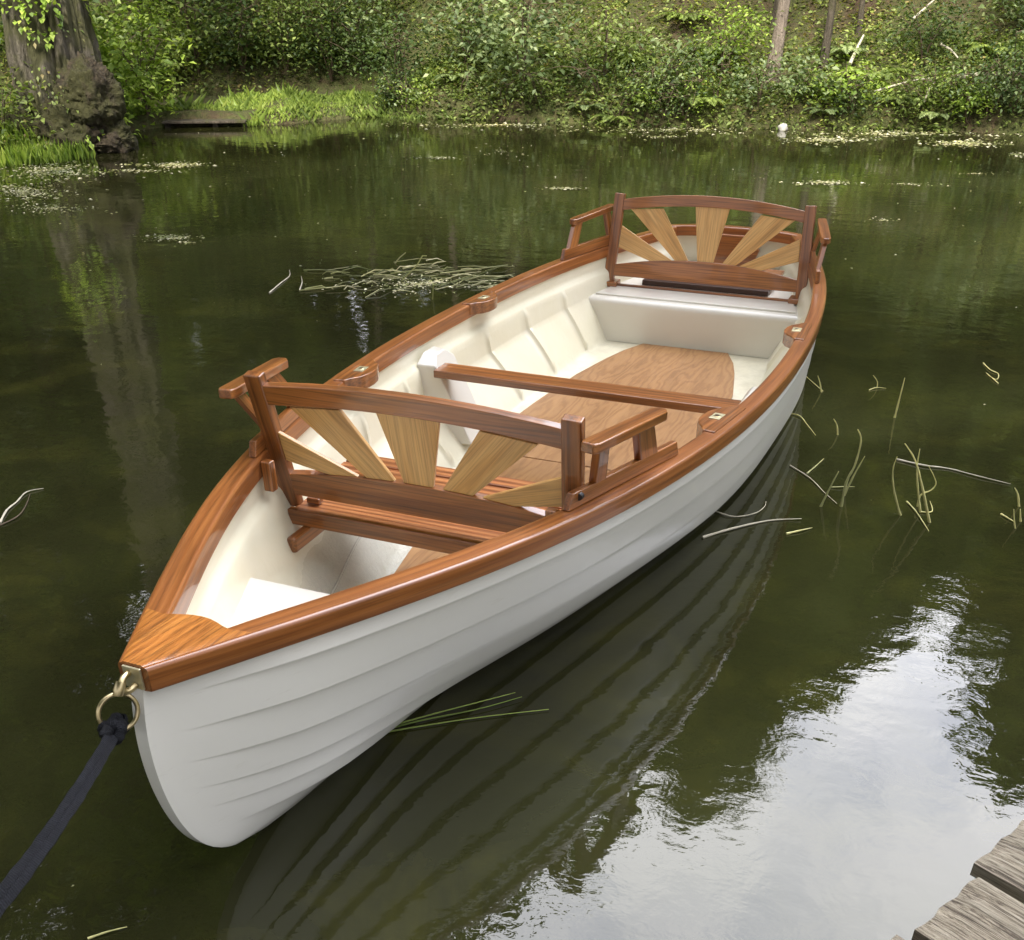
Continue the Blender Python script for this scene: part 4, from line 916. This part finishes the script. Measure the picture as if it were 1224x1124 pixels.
stalk('twig', [(658, 264), (685, 255), (720, 258)], .004, 'small twig with a raised tip left of the single upright stalk', 'twig', False)
stalk('reed_stalk', [(686, 256), (688, 235), (672, 210)], .004, 'tiny hooked stem left of the single upright stalk', 'stalk')
stalk('twig', [(1075, 165), (1100, 190), (1130, 205), (1125, 225), (1100, 215), (1085, 200)], .004, 'curly green stem floating far right of the boat', 'twig', False)
stalk('twig', [(1130, 240), (1110, 222), (1088, 203)], .004, 'straight green stem under the curly one far right', 'twig', False)
for k, pts in enumerate(([(440, 880), (480, 872), (570, 858), (656, 848)], [(440, 878), (500, 862), (570, 848), (624, 833)], [(445, 874), (520, 853), (616, 828)])):
    ctr = [tuple(at(*p, .006+.004*k)) for p in pts]; sp = smoothpath(ctr, 5); v, f = tube(sp, [.0055*(1-.7*i/(len(sp)-1)) for i in range(len(sp))], 5)
    v = [Vector((p.x, p.y, .006+.004*k+(p.z-.006-.004*k)*.25)) for p in v]; tag(mesh('grass_blade', v, f, LF_MID, None, smooth=70), ('longest', 'middle', 'shortest')[k]+' green blade floating out from under the bow hull', 'grass blade', 'green blades floating by the hull')
stalk('twig', [(322, 350), (336, 338), (346, 330), (346, 323)], .006, 'curved pale twig standing off left of the twig raft', 'twig', False, TWIG, conv=False)
stalk('twig', [(358, 347), (361, 338), (360, 330)], .005, 'tiny upright twig just left of the twig raft', 'twig', False, TWIG, conv=False)
stalk('twig', [(105, 1122), (128, 1114), (152, 1108)], .004, 'pale green stem at the lower left picture edge', 'twig', False, conv=False)
stalk('twig', [(0, 625), (8, 610), (20, 600), (32, 588), (52, 584)], .006, 'brown forked stem at the left picture edge', 'twig', False, TWIG, conv=False)
stalk('twig', [(0, 628), (20, 618), (30, 606), (36, 590)], .004, 'thin brown loop of stem at the left picture edge', 'twig', False, TWIGD, conv=False)
# twig raft
def raft():
    lst = []; 
    for k in range(95):
        px = rs.uniform(372, 605); t = (px-372)/233; cy = 338-6*math.sin(t*3); 
        band = rs.choice([-1, 0, 1]); py = cy+band*rs.uniform(4, 17)*(1-.4*abs(t-.5))+rs.normal(0, 2.5); ln = rs.uniform(10, 46); sl = rs.normal(-.06, .13)
        if px < 440 and band == 0: continue
        a = at(px-ln/2, py-sl*ln/2, .0); b = at(px+ln/2, py+sl*ln/2, .0); z = rs.uniform(.002, .03); m = (a+b)/2+rs.normal(0, .03, 3); a[2] = z*rs.rand(); b[2] = z*rs.rand(); m[2] = z*1.2
        lst.append(([tuple(a), tuple(m), tuple(b)], [rs.uniform(.002, .0062)]*2+[.0015]))
    for pts in ([(480, 336), (498, 318), (505, 306), (510, 306)], [(472, 315), (478, 308), (485, 302)], [(505, 348), (508, 356), (521, 372)], [(517, 358), (518, 340)], [(358, 318), (400, 330)], [(384, 311), (392, 319)], [(385, 333), (417, 352)], [(526, 327), (566, 322), (607, 317)], [(612, 318), (624, 325)]):
        b = at(*pts[0]); lst.append(([tuple(stand(*p, b)) for p in pts], [.006, .005, .004, .003][:len(pts)]))
    v, f = tubes(lst, 5); o = mesh('twig_raft', v, f, LF_RAFT, None, smooth=70); tag(o, 'raft of tangled pale twigs and stalks floating left of the boat', 'twig raft', kind='stuff')
raft()
# floating specks, scum patches, fallen leaves: uncountable
def floats():
    P = []; sz = []
    def patch(px, py, rx, ry, n, s=.02):
        for _ in range(int(n*1.7)):
            r = abs(rs.normal(0, .5)); a = rs.uniform(0, 6.28); x, y = px+math.cos(a)*r*rx, py+math.sin(a)*r*ry; P.append(at(x, y, 0.0)); sz.append(s*rs.uniform(.4, 1.4))
    for px, py, rx, ry, n, s in [(985, 219, 46, 2.6, 130, .035), (990, 168, 70, 5, 260, .045), (1155, 172, 60, 6, 220, .045), (1215, 186, 14, 3, 40, .04), (675, 226, 34, 2.2, 90, .03), (600, 150, 150, 4, 260, .04), (800, 156, 160, 6, 260, .04), (1080, 160, 160, 6, 300, .05), (205, 285, 40, 5, 130, .022), (225, 291, 15, 1.5, 30, .02), (60, 205, 80, 14, 420, .035), (30, 230, 60, 14, 380, .03), (60, 250, 60, 8, 150, .022), (205, 198, 60, 4, 160, .04), (170, 205, 70, 3, 90, .03), (520, 189, 40, 2, 60, .03), (600, 182, 40, 8, 30, .03), (790, 164, 40, 2, 60, .03), (1090, 221, 50, 2, 40, .02), (1165, 208, 40, 2, 30, .02), (1055, 264, 18, 2, 20, .018), (500, 340, 110, 14, 260, .018), (90, 1060, 5, 5, 1, .01)]: patch(px, py, rx, ry, n, s)
    for _ in range(420):
        py = 150+rs.gamma(1.3, 55); px = rs.uniform(0, 1224)
        if py < 1120 and not (140 < px < 990 and py > 230 and py > 800-px): P.append(at(px, py, 0.0)); sz.append(rs.uniform(.006, .022)*(1.3 if py < 330 else .5))
    P = np.array(P); P[:, 2] = .003+.004*rs.rand(len(P)); n = len(P); sz = np.array(sz); a = rs.uniform(0, 6.28, n); D = np.stack([np.cos(a), np.sin(a), rs.normal(0, .08, n)], 1); N = np.stack([rs.normal(0, .12, n), rs.normal(0, .12, n), np.ones(n)], 1)
    V, T = kites(P, D, N, sz*1.3, sz*.8); V[:, 2] = np.maximum(V[:, 2], .002); tag(bigmesh('floating_debris', V, T, LF_FLOAT), 'fallen petals, leaf bits and scum drifting on the water', 'floating debris', kind='stuff')
floats()

# ------------------------------------------------------------------ sky and light
SUN_AZ, SUN_EL = 192, 47
world = bpy.data.worlds.new('World'); bpy.context.scene.world = world; world.use_nodes = True; nt = world.node_tree; N_ = nt.nodes; bg = N_['Background']
sky = N_.new('ShaderNodeTexSky'); sky.sky_type = 'NISHITA'; sky.sun_disc = False; sky.sun_elevation = R(SUN_EL); sky.sun_rotation = R(90-SUN_AZ); sky.air_density = 1; sky.dust_density = 3
tc = N_.new('ShaderNodeTexCoord'); no = N_.new('ShaderNodeTexNoise'); no.inputs['Scale'].default_value = 5.0; no.inputs['Detail'].default_value = 6; no.inputs['Roughness'].default_value = .55; nt.links.new(tc.outputs['Generated'], no.inputs['Vector'])
# cloud bank, brightened beyond the far bank for its reflection in the pond
dot = N_.new('ShaderNodeVectorMath'); dot.operation = 'DOT_PRODUCT'; a, e = R(-2), R(37); dot.inputs[1].default_value = (math.cos(a)*math.cos(e), math.sin(a)*math.cos(e), math.sin(e)); nt.links.new(tc.outputs['Generated'], dot.inputs[0])
br = N_.new('ShaderNodeMapRange'); br.interpolation_type = 'SMOOTHSTEP'; br.inputs['From Min'].default_value = .55; br.inputs['From Max'].default_value = .98; br.inputs['To Min'].default_value = 6.0; br.inputs['To Max'].default_value = 78.0; nt.links.new(dot.outputs['Value'], br.inputs['Value'])
cr = N_.new('ShaderNodeValToRGB'); cr.color_ramp.elements[0].position = .38; cr.color_ramp.elements[0].color = (.60, .63, .75, 1); cr.color_ramp.elements[1].position = .62; cr.color_ramp.elements[1].color = (.98, .97, 1.0, 1); nt.links.new(no.outputs['Fac'], cr.inputs[0])
sx = N_.new('ShaderNodeSeparateXYZ'); nt.links.new(tc.outputs['Generated'], sx.inputs[0])      # an overcast sky is brighter overhead
zen = N_.new('ShaderNodeMapRange'); zen.inputs['To Min'].default_value = 0.0; zen.inputs['To Max'].default_value = 13.0; nt.links.new(sx.outputs[2], zen.inputs['Value'])
ad = N_.new('ShaderNodeMath'); ad.operation = 'ADD'; nt.links.new(br.outputs[0], ad.inputs[0]); nt.links.new(zen.outputs[0], ad.inputs[1])
cm = N_.new('ShaderNodeVectorMath'); cm.operation = 'SCALE'; nt.links.new(cr.outputs[0], cm.inputs[0]); nt.links.new(ad.outputs[0], cm.inputs['Scale'])
mx = N_.new('ShaderNodeMix'); mx.data_type = 'RGBA'; mx.inputs[0].default_value = .85; nt.links.new(sky.outputs[0], mx.inputs[6]); nt.links.new(cm.outputs[0], mx.inputs[7])
nt.links.new(mx.outputs[2], bg.inputs[0]); bg.inputs[1].default_value = .1
sun = bpy.data.lights.new('sun', 'SUN'); sun.energy = 5.0; sun.angle = R(13); sun.color = (1, .95, .86); so = bpy.data.objects.new('sun', sun); C.objects.link(so)
a, e = R(SUN_AZ), R(SUN_EL); so.rotation_euler = Vector((math.cos(a)*math.cos(e), math.sin(a)*math.cos(e), math.sin(e))).to_track_quat('Z', 'Y').to_euler()
sc = bpy.context.scene; sc.view_settings.view_transform = 'Standard'; sc.view_settings.look = 'None'; sc.view_settings.gamma = 1; sc.view_settings.exposure = 0.66
sc.cycles.max_bounces = 8; sc.cycles.transparent_max_bounces = 4; sc.cycles.sample_clamp_indirect = 6
